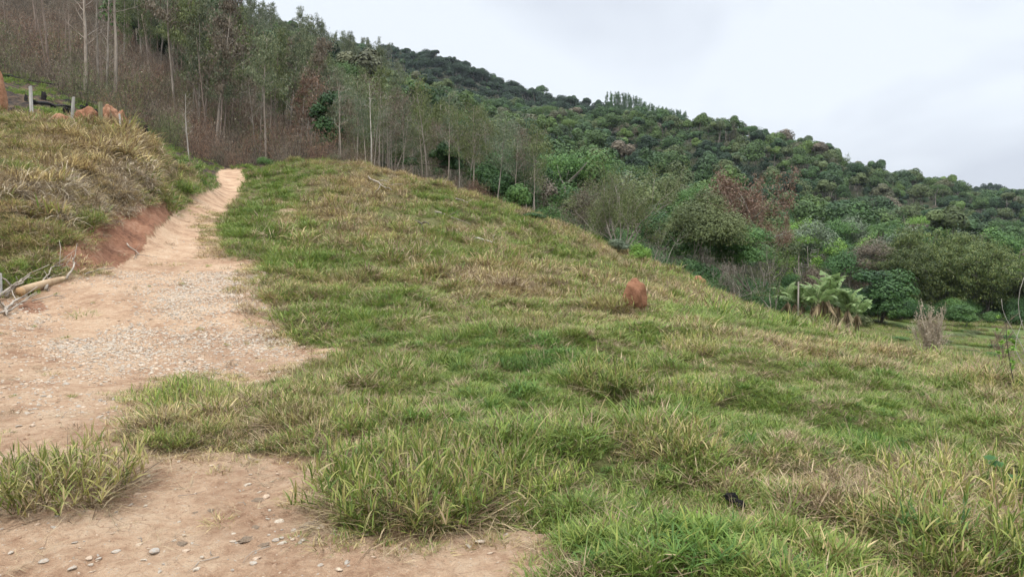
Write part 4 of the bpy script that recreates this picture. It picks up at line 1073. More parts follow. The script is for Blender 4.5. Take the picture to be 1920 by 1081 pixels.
hero('small_tree', (w1, g1), M_BARKP, M_MID, 1812, 92, 'small green tree standing alone at the meadow edge before the bamboo')
for i, (px, Y, s, l, mt) in enumerate(((1690, 96, 1.1, 'ferny green bush at the meadow edge right of the dark small tree', M_MID), (1730, 98, .8, 'low green bush behind the pale dry bush', M_DARK), (1610, 84, .9, 'olive bush at the foot of the banana plants', M_OLIVE),
                                      (1860, 97, .9, 'green bush between the small lone tree and the bare sapling', M_MID), (1905, 95, 1.1, 'dark green bush at the right end of the meadow', M_DARK), (1775, 99, .7, 'small dark bush left of the small lone tree', M_DARK))):
    hero('meadow_shrub', shrub(530 + i, 2.0, 3.0, 3600, .15), M_BARKD, mt, px, Y, l, 'shrub', sc=s, parts=('stem', 'foliage'))
# undergrowth closing the dark gap between hill edge and wood
for i in range(110):
    px = rt.uniform(1000, 1500); Y = rt.uniform(52, 74) if px < 1330 else rt.uniform(60, 92); p = ground_at(px, Y)
    if px > 1435 and Y < 78: continue
    K_BUSH[i % 3].place('undergrowth_shrub', p, rt.uniform(0, 6.28), rt.uniform(.55, 1.15) * (.7 if px < 1130 else 1), '%s undergrowth bush %s, %s' % (['dark', 'dark', 'mid green'][i % 3], zone(px, *ZR), 'front row' if Y < 64 else 'further back'), 'shrub', '%s undergrowth %s, %s' % (['dark', 'dark', 'mid green'][i % 3], zone(px, *ZR), 'front' if Y < 64 else 'back'), leaf=[M_DARK, M_DARK, M_MID][i % 3])
for i in range(60):
    px = 1470 + 500 * (i + rt.uniform(-.4, .4)) / 60; p = ground_at(px, rt.uniform(98, 112))
    K_BUSH[i % 3].place('edge_shrub', p, rt.uniform(0, 6.28), rt.uniform(.5, 1.2), '%s green bush at the far meadow edge %s' % (['dark', 'mid'][i % 3 == 1], zone(px, *ZR)), 'shrub', '%s bushes at the far meadow edge %s' % (['dark', 'mid'][i % 3 == 1], zone(px, *ZR)), leaf=[M_DARK, M_MID, M_DARK][i % 3])
for i in range(26):
    px = rt.uniform(1640, 1930); p = ground_at(px, rt.uniform(62, 94))
    K_SHRUB[i % 3].place('meadow_weed', p, rt.uniform(0, 6.28), (rt.uniform(.5, 1.0),) * 2 + (rt.uniform(.15, .3),), 'low leafy weed patch growing in the valley meadow', 'weed', 'low weed patches in the valley meadow', leaf=[M_MID, M_OLIVE][i % 2])

# bamboo
def bamboo(seed, H, spread, nc, nl):
    rg = np.random.default_rng(seed); w = Geo(); g = Geo()
    for i in range(nc):
        a = rg.uniform(0, 6.283); r = 1.4 * math.sqrt(rg.uniform()); out = spread * rg.uniform(.15, 1.0); Hc = H * rg.uniform(.75, 1.05) * (1 - .28 * (out / spread) ** 2)
        t = np.linspace(0, 1, 12)[:, None]; az = a + rg.normal(0, .4); d = np.array([math.cos(az), math.sin(az), 0])
        zz = Hc * np.sin(np.minimum(t * 1.9, math.pi * .80)) / 1.0
        P = np.array([math.cos(a) * r, math.sin(a) * r, 0]) + d * out * t ** 1.8 + np.array([0, 0, 1]) * zz
        w.tube(P, np.linspace(.05, .012, 12), 3, c=rg.uniform(), cap=False)
        for j in range(7):                               # leafy plumes
            k = rg.integers(3, 12) if j < 5 else rg.integers(1, 6); c = P[k] + rg.normal(0, .55, 3) + (d * out * .35 if j > 4 else 0); R_ = rg.uniform(.6, 1.2)
            n = nl // 7; D = dirs(rg, n, -.6); C = c + D * R_ * np.array([.9, .9, .95]) * rg.uniform(.6, 1, (n, 1)); C[:, 2] = np.maximum(C[:, 2], .2)
            g.leaves(C, D * 1.0 + np.array([0, 0, .3]) + rg.normal(0, .35, (n, 3)), .36, .22, rg, axis=np.array([0, 0, -1.0]) + D * .5)
    return w, g
KB = [Kind('bamboo', bamboo(540 + i, 10.2, 4.6, 64, 620), M_BARKG, M_BAMBOO, ('culms', 'foliage')) for i in range(2)]
for i, (px, Y, s, rz, lab) in enumerate(((1690, 105, .92, 0, 'olive bamboo clump at the left end of the thicket beside the palm'), (1765, 107, 1.0, 1, 'bamboo clump in the middle of the thicket behind the small lone tree'),
                                         (1838, 106, 1.02, 2, 'bamboo clump right of the middle of the thicket'), (1890, 108, .90, 3.3, 'bamboo clump at the right end of the thicket behind the bare sapling'), (1725, 112, 1.12, 4, 'taller bamboo clump at the back of the thicket'), (1805, 114, 1.12, 5, 'tallest yellowish bamboo clump rising behind the others'))):
    p = ground_at(px, Y); KB[i % 2].place('bamboo_clump', p, rz, (s * 1.18, s * 1.18, s * .97 * (w_of_py([462, 466, 474, 500, 455, 458][i]) * Y - p[2]) / 10.2), lab, 'bamboo')

# palm
def frond_mesh(name, L, nl, ll, mat, seed, droop=1.1):
    rg = np.random.default_rng(seed); g = Geo(); t = np.linspace(0, 1, 12); th = 0.75 - droop * 1.5 * t; dx = np.cos(th); dz = np.sin(th)
    P = np.stack([np.cumsum(dx) * L / 12, np.zeros(12), np.cumsum(dz) * L / 12], -1); P = np.concatenate([[[0, 0, 0]], P])
    g.tube(P, np.linspace(.035, .008, 13), 4, .3)
    k = rg.uniform(1, 12, nl); i = np.minimum(11, k.astype(int)); q = P[i] + (P[i + 1] - P[i]) * (k - i)[:, None]; sd_ = np.where(rg.uniform(size=nl) < .5, 1, -1)
    ax = np.stack([np.full(nl, .5), sd_ * 1.0, rg.uniform(-1.0, .1, nl)], -1); ax /= np.linalg.norm(ax, axis=1)[:, None]
    ln = ll * (1 - .5 * np.abs(k / 12 - .45)); C = q + ax * (ln / 2)[:, None]
    g.leaves(C, np.cross(ax, [1, 0, 0]) + rg.normal(0, .15, (nl, 3)), ln, .07, rg, axis=ax * 5)
    return g.mesh(name, mat)
fm_ = frond_mesh('frond', 3.3, 150, .85, M_MID, 5); fd_ = frond_mesh('frond', 2.3, 90, .6, M_BROWN, 6, 1.9)
p = ground_at(1652, 128); e = obj('palm_tree', None, None, p); tag(e, 'feathery palm rising left above the bamboo thicket', 'palm')
g = Geo(); g.tube([(0, 0, -.3), (.05, 0, 4), (0, .05, 8), (0, 0, 11.0)], [.2, .16, .15, .13], 8); obj('trunk', g.mesh('trunk', M_BARKG, smooth=True), e)
for i in range(18):
    o = obj('frond', fm_, e, (0, 0, 11.0)); o.rotation_euler = (0, rad(-35 + 70 * ((i * 7) % 18) / 18), i * 2.4)
for i in range(3):
    o = obj('frond', fd_, e, (0, 0, 10.9)); o.rotation_euler = (0, rad(45), 2.6 + i * .5); o['label'] = 'dead yellow-brown hanging frond'

# banana plants
def banana_leaf(name, seed, L=2.0, W_=.62):
    rg = np.random.default_rng(seed); n = 14; t = np.linspace(0, 1, n); th = 1.38 - 1.35 * t ** 1.6
    P = np.stack([np.cumsum(np.cos(th)) * L / n, np.zeros(n), np.cumsum(np.sin(th)) * L / n], -1)
    wdt = W_ * np.sin(np.clip(t * 1.12 - .06, 0, 1) * math.pi) ** .55 * .5 + .01; g = Geo()
    g.tube(P, np.linspace(.035, .008, n), 4, .9)
    for s in (1, -1):
        for k in range(2, n - 1):
            if rg.uniform() < .03: continue
            dr = rg.uniform(-.1, .45); a = P[k]; b = P[k + 1]; w0, w1_ = wdt[k], wdt[k + 1]
            V = [a, b, b + [.02, s * w1_ * .93, -w1_ * dr], a + [.05, s * w0, -w0 * dr]]
            g.add(V, [[0, 1, 2, 3]], None, float(np.clip(.45 + rg.normal(0, .12), 0, 1)))
    return g.mesh(name, M_BAN)
M_BAN = leaf_mat('banana_leaf', [(0, (.10, .17, .05)), (.5, (.23, .32, .12)), (1, (.40, .44, .22))], .35)
BL = [banana_leaf('leaf', 550 + i) for i in range(3)]
gs = Geo(); gs.tube([(0, 0, -.2), (0, 0, .8), (.03, 0, 1.5), (0, .02, 2.15)], [.17, .15, .12, .08], 8); m_ps = gs.mesh('stem', bark_mat('banana_stem', (.10, .075, .045), (.25, .20, .12)), smooth=True)
rg = np.random.default_rng(5); gh = Geo(); V, Q, c = blades(rg, 60, .16, (.4, 1.2), (.04, .14), (.05, .6), (-.5, .5)); V = V * [1, 1, -1] + [0, 0, 2.0]; V[:, 2] = np.maximum(V[:, 2], .02); gh.add(V, Q, None, c); m_hang = gh.mesh('dead_leaf', M_DEADG)
bl = ['banana plant at the left end of its row behind the wooden pole', 'short banana plant just right of the wooden pole', 'tallest banana plant with long upright leaves', 'banana plant right of the tallest one', 'banana plant with drooping leaves near the right end of its row', 'banana plant at the right end of its row', 'small banana plant hidden low behind the wooden rack', 'low banana plant right beside the wooden pole', 'leaning banana plant left of the tallest one', 'banana plant standing behind the tallest one']
for i, (px, Y, s) in enumerate(((1476, 66, .80), (1503, 68, .78), (1546, 62, 1.08), (1568, 64, .92), (1588, 62, .84), (1606, 65, .76), (1524, 66, .80), (1490, 61, .72), (1532, 60, .90), (1558, 67, .95))):
    p = ground_at(px, Y); e = obj('banana_plant', None, None, p, rz=i * 1.3, sc=s * 1.45); tag(e, bl[i], 'banana plant', 'banana plants below the hill')
    obj('stem', m_ps, e); obj('dead_leaf', m_hang, e)
    for j in range(12):
        o = obj('leaf', BL[j % 3], e, (0, 0, 2.05)); o.rotation_euler = (rad([-20, 15, 30, -10, 5][j % 5]), rad([-12, 8, 30, -2][j % 4]), j * 2.4 + i); o.scale = (rt.uniform(.8, 1.1),) * 3

# wooden pole and rack in front of the banana plants
g = Geo(); g.tube([(0, 0, -.5), (.02, 0, 1.5), (0, .02, 3.9)], [.075, .07, .06], 8, rough=.1, rg=np.random.default_rng(1))
p = ground_at(1495, 58); e = obj('wooden_pole', g.mesh('wooden_pole', M_BARKG, smooth=True), None, p); tag(e, 'upright weathered wooden pole in front of the banana plants', 'pole')
p = ground_at(1508, 50); e = obj('wooden_rack', None, None, (p[0], p[1], p[2] + .25)); tag(e, 'low rack of weathered poles beside the upright wooden pole', 'rack')
for i, (x0, z0, x1, z1, yy) in enumerate(((-.9, .62, 1.0, .46, 0), (-.8, .70, .8, .60, .3), (-.6, .58, 1.1, .52, .6))):
    g = Geo(); g.tube([(x0, yy, z0), ((x0 + x1) / 2, yy, (z0 + z1) / 2 + .02), (x1, yy, z1)], [.045] * 3, 6); obj('rail', g.mesh('rail', M_BARKW if i == 0 else M_BARKG, smooth=True), e)
for x in (-.75, .85):
    g = Geo(); g.tube([(x, .3, -.9), (x, .3, .55)], [.05, .045], 6); obj('leg', g.mesh('leg', M_BARKG, smooth=True), e)

M_PALEL = lm('pale_dry_leaf', (.24, .185, .125), (.38, .31, .215), (.50, .42, .31), .1)
# dry bushes and saplings on the right edge of the hill
hero('dry_bush', twiggy(560, 1.55, .55, 22, 3, 3, .045, .022, lean=.45, len0=.42, ratio=.62, kids=(3, 4), leaf_r=.10, up=.12, thin=.006), bark_mat('rosy_twig_bark', (.34, .275, .205), (.58, .50, .39)), M_PALEL, 1745, 24.5, 'pale beige dry bush with upright twigs on the hill edge before the meadow', 'shrub', sc=1.15, parts=('stem', 'twigs'))
hero('bare_sapling', twiggy(561, 2.6, .9, 1, 4, 0, .05, .030, lean=.05, len0=.36, ratio=.66, kids=(3, 4), up=.06, thin=.005), bark_mat('brown_twig_bark', (.16, .11, .08), (.30, .22, .17)), M_BROWN, 1867, 19, 'leafless sapling with spreading twigs at the right edge of the hill', 'tree', parts=('trunk', 'crown'))
rg = np.random.default_rng(562); w1 = Geo()
for k, (x0, x1, z1) in enumerate(((0, -.25, 2.1), (.25, .1, 2.6), (.4, -.1, 1.6))):
    t = np.linspace(0, 1, 10); w1.tube(np.stack([x0 + (x1 - x0) * t + .22 * np.sin(t * 5 + k), .1 * t, z1 * t], -1), np.linspace(.011, .004, 10), 5)
hero('curved_stem_shrub', (w1, Geo()), M_BARKW, M_BROWN, 1913, 17, 'tall pale curving leafless stems at the far right of the meadow view', 'shrub', parts=('stem', 'leaves'))
rg = np.random.default_rng(563); w1 = Geo(); g1 = Geo(); P, _ = path((0, 0, 0), (-.15, 0, 1), .95, rg, 6, .07); w1.tube(P, np.linspace(.008, .004, 7), 4)
for k in range(14):
    c = P[rg.integers(3, 7)] + rg.normal(0, .07, 3); a = rg.uniform(0, 6.28); g1.leaves([c] * 4, rg.normal(size=(4, 3)) + [0, 0, 1], .085, .45, rg)
hero('yellow_weed', (w1, g1), M_BARKD, M_BRIGHT, 1905, 9.5, 'thin weed with yellowish leaves poking up at the right edge', 'weed', parts=('stem', 'leaves'))
# sapling and small plants among the far ridge trees: row of tall stems on the skyline
for i in range(46):
    px = 1140 + 150 * (i + rt.uniform(-.5, .5)) / 46; p = ground_at(px, 640 + rt.uniform(0, 25)); k = K_UMB[i % 2]
    e = K_EUC[i % 5].place('skyline_tree', p, rt.uniform(0, 6.28), (1.5, 1.5, 2.0 + .25 * (px < 1200)), 'tall thin-stemmed tree in the see-through row on the far skyline', 'tree', 'see-through row of trees on the skyline', leaf=M_DARK, bark=M_BARKG)
for px, Y, s, lab in ((1410, 418, 1.15, 'flat-topped tree standing out on the skyline right of the see-through row'), (1480, 415, .95, 'sparse tree sticking out of the skyline above the forest'), (1555, 415, 1.1, 'broad dark tree standing out highest on the right-hand skyline'), (660, 560, 1.3, 'umbrella-shaped tree on the left skyline'), (1790, 418, .95, 'small round tree on the low right-hand skyline')):
    p = ground_at(px, Y); K_UMB[0].place('skyline_tree', p, px, s, lab, 'tree', leaf=M_DARK)
# whitish flowering crowns in the forest
M_WHITE = lm('silver_leaf', (.16, .18, .15), (.30, .32, .29), (.50, .50, .47))
for px, Y, s, lab in ((835, 150, 1.0, 'silvery white-topped tree on the slope above the large dark tree'), (868, 146, .8, 'second silvery-topped tree just right of the larger one'), (1178, 240, .8, 'silvery leaved tree in the middle of the forest slope'), (1825, 135, .8, 'silver-white crowned tree above the right half of the bamboo'), (1545, 150, .55, 'small white-flecked crown above the banana plants'), (705, 230, .9, 'pale silvery tree high on the slope left')):
    p = ground_at(px, Y); K_OPEN[0].place('silvery_tree', p, px, s * 1.1, lab, 'tree', leaf=M_WHITE, bark=M_BARKP)
for px, Y, s, lab in ((1720, 190, 1.25, 'bright yellow-green flat-topped tree on the right-hand slope'), (1800, 185, 1.1, 'second bright flat-topped tree, lower right of the first'), (1000, 175, .9, 'bright green crown above the wide olive tree'), (1500, 112, .8, 'bright green tree above the slender sparse tree')):
    p = ground_at(px, Y); K_UMB[1].place('flat_topped_tree', p, px, s, lab, 'tree', leaf=M_BRIGHT, bark=M_BARKP)
# ------------------------------------------------------------------ tussocks beside and on the track
def stems(g, rg, n_st, rad_, hgt, leaf, wd, lean=(0.0, 1.15), nodes=(3, 7), leafy=1.0):
    """stems that lean out, each with long pointed leaves set one above the other"""
    for s in range(n_st):
        a = rg.uniform(0, 6.28); r = rad_ * math.sqrt(rg.uniform()); az = a + rg.normal(0, .5)
        le = rg.uniform(*lean) * (.3 + .7 * r / rad_); h = hgt * rg.uniform(.45, 1.0)
        t = np.linspace(0, 1, 5); th = le + .35 * t; P = np.stack([np.cumsum(np.sin(th)) * h / 5 * math.cos(az), np.cumsum(np.sin(th)) * h / 5 * math.sin(az), np.cumsum(np.cos(th)) * h / 5], -1)
        P = np.concatenate([[[0, 0, 0]], P]) + [math.cos(a) * r, math.sin(a) * r, -.01]
        cs = rg.uniform(0, 1); g.tube(P, np.linspace(.003, .0018, 6), 3, cs, cap=False)
        n = rg.integers(*nodes)
        for k in range(n):
            u = (.25 + .75 * (k + 1) / n) * 5; i = min(4, int(u)); q = P[i] + (P[i + 1] - P[i]) * (u - i)
            V, Q, c = blades(rg, 1, .001, (leaf * .6, leaf * 1.15), (wd * .7, wd * 1.2), (.35, 1.15), (.2, 1.3), 4)
            g.add(V + q, Q, None, np.clip(cs * .5 + rg.uniform(0, .5), 0, 1))
        V, Q, c = blades(rg, 2, .002, (leaf * .7, leaf * 1.1), (wd * .7, wd), (.0, .5), (.1, .6), 4); g.add(V + P[-1], Q, None, c)
def tussock_kind(seed, mat, R_, h, n_st, leaf, wd, dead=260, deadl=(.15, .42)):
    rg = np.random.default_rng(seed); g = Geo(); stems(g, rg, n_st, R_, h, leaf, wd)
    V, Q, c = blades(rg, n_st * 2, R_ * .95, (h * .25, h * .8), (wd * .4, wd * .8), (.1, 1.4), (.3, 2.2), 5); g.add(V, Q, None, c)
    d = Geo(); V, Q, c = blades(rg, dead, R_ * 1.15, deadl, (.003, .008), (.9, 1.75), (.0, .6), 4, base_h=.05, spread=.8); V[:, 2] = np.maximum(V[:, 2], .004); d.add(V, Q, None, c)
    return g.mesh('blades', mat), d.mesh('dead_thatch', M_DEADG)
M_TG = leaf_mat('tussock_blade', [(0, (.08, .135, .028)), (.3, (.15, .22, .042)), (.55, (.26, .31, .065)), (.75, (.38, .36, .11)), (.88, (.44, .35, .18)), (1, (.28, .19, .11))], .3)
M_TY = leaf_mat('yellowing_blade', [(0, (.11, .15, .035)), (.35, (.22, .25, .06)), (.6, (.38, .34, .11)), (.8, (.48, .38, .20)), (1, (.28, .19, .11))], .3)
TK = {'g': [tussock_kind(600 + i, M_TG, .30, .30, 130, .115, .0095) for i in range(3)], 'y': [tussock_kind(610 + i, M_TY, .32, .30, 120, .12, .009, 600) for i in range(3)],
      'l': [tussock_kind(620, M_LUSH, .32, .20, 120, .11, .008, 60)], 'big': [tussock_kind(630, M_TG, .46, .42, 300, .135, .0105, 2000, (.15, .45))]}
ti = 0
for px, py, s, k, lab in (
    (775, 945, 1.0, 'big', 'largest grass tussock with a skirt of dead straw beside the near bare patch'),
    (120, 925, 1.25, 'y', 'wide tussock of bent mixed blades on the left side of the track'),
    (60, 900, .8, 'g', 'smaller tussock merging with the wide one at the left edge of the track'),
    (345, 768, 1.05, 'g', 'upright green tussock standing on the track between the two bare patches'),
    (330, 838, .55, 'g', 'small low green tuft just in front of the upright track tussock'),
    (440, 770, .75, 'y', 'dry brownish tussock right of the upright track tussock'),
    (560, 790, .85, 'y', 'flat dark-based tussock at the top edge of the near bare patch'),
    (690, 700, 1.2, 'g', 'bright tussock jutting into the gravel from the right side of the track'),
    (600, 700, .6, 'g', 'low tuft left of the bright tussock that juts into the gravel'),
    (700, 800, .95, 'g', 'tussock behind the largest one, with broad light blades'),
    (850, 850, .8, 'y', 'straw coloured tussock right behind the largest one'),
    (1010, 910, .8, 'g', 'small bright tussock right of the largest one across the straw-covered hollow'),
    (1150, 725, 1.15, 'g', 'high rounded tussock right of the dark lush patch'),
    (990, 690, 1.0, 'l', 'dark lush bluish-green cushion of grass'),
    (1060, 672, .8, 'l', 'lush bluish-green tuft at the right rim of the dark lush cushion'),
    (1000, 625, 1.1, 'y', 'dry tussock on the slope above the dark lush cushion'),
    (1255, 850, 1.0, 'y', 'yellowish tussock in the middle of the near meadow'),
    (1290, 755, 1.0, 'g', 'dark-based tussock behind the yellowish one'),
    (1610, 850, 1.0, 'l', 'deep green tuft in the middle right of the near meadow'),
    (1750, 950, 1.25, 'y', 'tall yellowing tussock in the near right of the meadow'),
    (1880, 930, 1.2, 'g', 'tall dark green tussock at the right margin'),
    (1880, 750, 1.1, 'y', 'yellow-green tussock on the right rim of the hill'),
    (650, 530, 1.3, 'y', 'dry grey-green tussock alone on the slope beside the track'),
    (492, 475, 1.3, 'g', 'green tussock at the corner where the track narrows'),
    (150, 420, 1.5, 'g', 'light green clump growing on the face of the cut bank'),
    (1300, 665, 1.2, 'y', 'dry tussock with upright seed stalks on the open slope'),
    (1146, 580, 1.3, 'y', 'dry grass clump leaning against the left side of the mound on the slope'),
    (1840, 1040, 1.1, 'g', 'dense green tussock nearest the camera on the right'),
    (1560, 600, 1.5, 'y', 'dry brown tussock on the hill rim below the banana plants')):
    p = hit(px, py, 2.2); ms = TK[k]; mb, md = ms[ti % len(ms)]; ti += 1
    e = obj('grass_tussock', None, None, (p[0], p[1], p[2] - .02), ti * 1.7, s * (.92 if k != 'big' else 1.0)); tag(e, lab, 'grass tussock')
    obj('blades', mb, e); obj('dead_thatch', md, e)

# dead straw lying on the bare soil near the turf
lit = []
for i in range(4):
    rg = np.random.default_rng(640 + i); g = Geo(); V, Q, c = blades(rg, 22, .16, (.05, .22), (.002, .005), (1.35, 1.62), (-.1, .25), 3, spread=2.5); V[:, 2] = np.clip(V[:, 2], .002, .03) + rg.uniform(0, .006); g.add(V, Q, None, c); lit.append(g.mesh('straw', M_DEADG))
def litter_cond(x, y, px, py, at):
    w_ = 0
    for cx, cy, rx, ry, a in ((780, 975, 230, 50, 1), (120, 960, 190, 45, .8), (420, 850, 230, 35, .8), (1000, 880, 90, 60, 1), (640, 900, 60, 80, .8), (450, 830, 120, 30, .7), (260, 850, 90, 40, .6), (1010, 1000, 90, 30, .6)): w_ = w_ + a * blob(px, py, cx, cy, rx, ry)
    return rs.uniform(0, 1, len(x)) < w_ * .75 + .03 * (at['road'] > .5)
patch('straw_litter', lit, litter_cond, 2600, 2.4, 9, .6, 1.2, label='dead straw lying loose on the bare soil beside the tussocks', cat='straw', kind='stuff')

def bank_cond(x, y, px, py, at):
    w_ = blob(px, py, 60, 360, 130, 26) + blob(px, py, 170, 380, 70, 22) + blob(px, py, 245, 345, 45, 26)
    return (rs.uniform(0, 1, len(x)) < w_) & (y < 36) & (at['road'] < .5)
patch('bank_thatch', [far_k[10], far_k[11]], bank_cond, 7000, 12, 34, .5, 1.0, u0=-.8, u1=-.4, label='grey dead grass hanging over the edge of the cut bank', cat='dead grass', kind='stuff')
# ------------------------------------------------------------------ stones
def rock_mesh(name, seed, mat, flat=.6, sub=2, ang=.22):
    bm = bmesh.new(); bmesh.ops.create_icosphere(bm, subdivisions=sub, radius=1); rg = np.random.default_rng(seed)
    D = dirs(rg, 9, -1); cut = rg.uniform(.45, .85, 9)
    for v in bm.verts:
        p = np.array(v.co)
        for d, c in zip(D, cut):
            q = p @ d
            if q > c: p = p - d * (q - c)
        p = p * (1 + rg.uniform(-ang, ang) * .25); v.co = (p[0] * 1.15, p[1] * .85, p[2] * flat)
    me = bpy.data.meshes.new(name); bm.to_mesh(me); bm.free(); me.materials.append(mat); return me
import bmesh
def stone_mat(name, a, b, stain=(.44, .31, .21)):
    m, n = mat_new(name); N = NB(n); tc = N('ShaderNodeTexCoord').outputs['Object']; r = N('ShaderNodeObjectInfo').outputs['Random']
    c = N.mix(r, a, b); c = N.mix(N.ramp(N.noise(tc, 2.2, 4, .7), [(.45, (0,) * 3), (.62, (.75,) * 3)]), c, stain)
    bp = N('ShaderNodeBump', {'Height': N.noise(tc, 6, 4), 'Strength': .6, 'Distance': .08}).outputs[0]
    N('ShaderNodeOutputMaterial', {'Surface': N('ShaderNodeBsdfPrincipled', {'Base Color': c, 'Roughness': .9, 'Specular IOR Level': .2, 'Normal': bp}).outputs[0]}); return m
M_ST = stone_mat('pale_stone', (.66, .57, .44), (.44, .40, .34)); M_ST2 = stone_mat('tan_stone', (.58, .42, .29), (.70, .57, .42))
SM = [rock_mesh('stone', 700 + i, [M_ST, M_ST, M_ST2][i % 3], [.45, .6, .35][i % 3], 2 if i < 3 else 1) for i in range(9)]
nG = 260000
x, y = scatter_points(nG, 2.3, 26, -.78, .1); z = height(x, y); at, R = surface_attrs(x, y, z); px, py = R['px'], R['py']
dn = np.where(R['grav'] & (fbm(x * 1.1, y * 1.1, 95, 3) > .42), .55, .10) * (y > 8) + .030
for cx, cy, rx, ry, a in ((140, 640, 60, 14, .9), (220, 660, 60, 14, .5), (440, 510, 90, 18, .8), (350, 570, 60, 40, .8), (430, 560, 40, 50, .6), (250, 630, 90, 20, .5), (530, 640, 60, 20, .5), (60, 600, 50, 20, .35), (500, 600, 40, 40, .4), (230, 520, 60, 12, .5), (60, 740, 60, 30, .2), (550, 1010, 40, 20, .25), (300, 690, 200, 14, .25), (120, 700, 90, 20, .2), (200, 760, 120, 30, .12), (250, 1040, 260, 30, .04)):
    dn = dn + a * blob(px, py, cx, cy, rx, ry)
dn = dn * np.where(y > 17.5, .12, 1) * np.clip((fbm(x * .9, y * .9, 96, 4) - .30) * 3.2, .05, 1)
k = (R['road'] | (at['road'] > .3)) & (rs.uniform(0, 1, nG) < dn); x, y, z = x[k], y[k], z[k]; m = len(x)
s = np.exp(rs.normal(-4.15, .45, m)) * np.clip(.55 + y / 14, .6, 1.3); s = np.minimum(s * .92, .034)
scatter('gravel', SM, np.stack([x, y, z + s * .02], -1), np.stack([rs.normal(0, .2, m), rs.normal(0, .2, m), rs.uniform(0, 6.28, m)], -1), s, rs.integers(0, 9, m), label='pale crushed gravel and grit pressed into the reddish track', cat='gravel', kind='stuff')
print('GRAVEL', m)
M_CRUMB = stone_mat('soil_crumb', (.36, .225, .14), (.48, .33, .22), (.42, .27, .17)); CR = [rock_mesh('crumb', 715 + i, M_CRUMB, .5, 1, 1.0) for i in range(3)] + [SM[0], SM[2]]
x, y = scatter_points(60000, 2.3, 11, -.78, .25); z = height(x, y); at, R = surface_attrs(x, y, z)
k = R['road'] & (rs.uniform(0, 1, len(x)) < .25 + .9 * (fbm(x * 1.7, y * 1.7, 98, 3) - .4)); x, y, z = x[k], y[k], z[k]; m = len(x); s = np.exp(rs.normal(-5.35, .5, m)) * (.7 + y / 12)
scatter('soil_crumbs', CR, np.stack([x, y, z], -1), np.stack([rs.normal(0, .3, m), rs.normal(0, .3, m), rs.uniform(0, 6.28, m)], -1), s, rs.choice(5, m, p=[.28, .28, .26, .09, .09]), label='fine crumbs of dry soil and grit on the bare ground', cat='soil crumbs', kind='stuff')
ROCKS = [(900,1020,26,'flat whitish stone, largest of those below the biggest tussock'),(878,1026,18,'squarish grey stone touching the flat whitish one below the biggest tussock'),(919,1037,13,None),(685,1003,16,'pale stone at the left foot of the biggest tussock'),(644,873,11,None),(1015,990,14,None),(627,996,12,None),(567,1015,14,None),(589,1014,14,None),
 (290,1036,30,'largest flat grey stone on the near bare patch'),(80,1053,22,'rounded whitish stone near the lower left corner'),(167,1049,22,'grey stone paired with a small one left of the largest flat stone'),(170,1060,13,None),(516,1014,18,'left stone of the small cluster on the bare patch'),(549,1012,14,None),(528,1009,12,None),(562,1018,12,None),(482,1047,20,'tan stone lying above another tan one'),(475,1058,19,'tan stone lying below another tan one'),
 (280,893,14,'reddish tan stone alone in the middle of the bare patch'),(397,875,12,'small white stone under the flat tussock'),(273,949,12,None),(488,923,12,None),(521,889,10,None),(20,1038,16,None),(37,800,16,None),(61,799,18,None),(135,1068,22,None),(270,1050,14,None),(590,1014,16,None),(140,1018,14,None),(100,990,16,None),(70,985,13,None),(470,890,9,None),(360,1020,9,None),(210,1000,10,None),(345,1005,12,None),(650,1055,16,None),(700,1045,12,None),(760,1030,10,None),(600,1060,14,None),(635,1070,20,'reddish flat stone at the lower edge of the bare patch'),(200,845,14,None),(190,818,12,None),(230,800,11,None)]
for i, (px, py, wpx, lab) in enumerate(ROCKS):
    p = hit(px, py, 2.2); s = .85 * wpx / F * p[1] * .5; o = obj('stone', [SM[0], SM[1], SM[2]][i % 3] if wpx < 40 else SM[0], None, (p[0], p[1], p[2] + s * .2), i * 1.9, s)
    if lab: tag(o, lab, 'stone')
    else: tag(o, 'small pale stone lying loose on the bare soil of the track', 'stone', 'small loose stones on the bare soil')
# dried dung and dark clods
M_CLOD = stone_mat('dry_dung', (.17, .125, .085), (.25, .19, .13), (.30, .21, .14)); M_BLACK = stone_mat('black_clod', (.012, .011, .011), (.022, .02, .02), (.03, .025, .02)); M_CHAR = stone_mat('charcoal', (.012, .012, .012), (.03, .028, .027), (.05, .04, .035))
CM = [rock_mesh('clod', 720 + i, M_CLOD, .28, 3, 1.0) for i in range(3)]; BMs = rock_mesh('clod', 725, M_BLACK, .55, 3, .9)
for i, (px, py, wpx, lab) in enumerate(((483, 938, 30, 'flat dry dung crumb in the middle of the near bare patch'), (396, 958, 16, None), (366, 962, 12, None), (462, 1012, 34, 'grey-brown crumbly dung pat left of the stone cluster'), (340, 1020, 26, None), (495, 1022, 22, None), (580, 985, 40, 'large crumbly grey pat between stone cluster and biggest tussock'), (480, 988, 18, None), (610, 970, 20, None))):
    p = hit(px, py, 2.2); s = wpx / F * p[1] * .5; o = obj('dung_crumb', CM[i % 3], None, p, i * 2.1, s)
    tag(o, lab or 'small dark dry crumb of dung on the bare soil', 'dung', None if lab else 'small dung crumbs on the bare soil')
for px, py, wpx, lab in ((1372, 952, 32, 'left black lump half hidden in the near meadow grass'), (1390, 965, 24, 'right black lump half hidden in the near meadow grass')):
    p = hit(px, py, 2.2); s = wpx / F * p[1] * .5; tag(obj('charred_lump', BMs, None, (p[0], p[1], p[2] + .07), px, (s, s * .8, s * 1.1)), lab, 'charred wood')

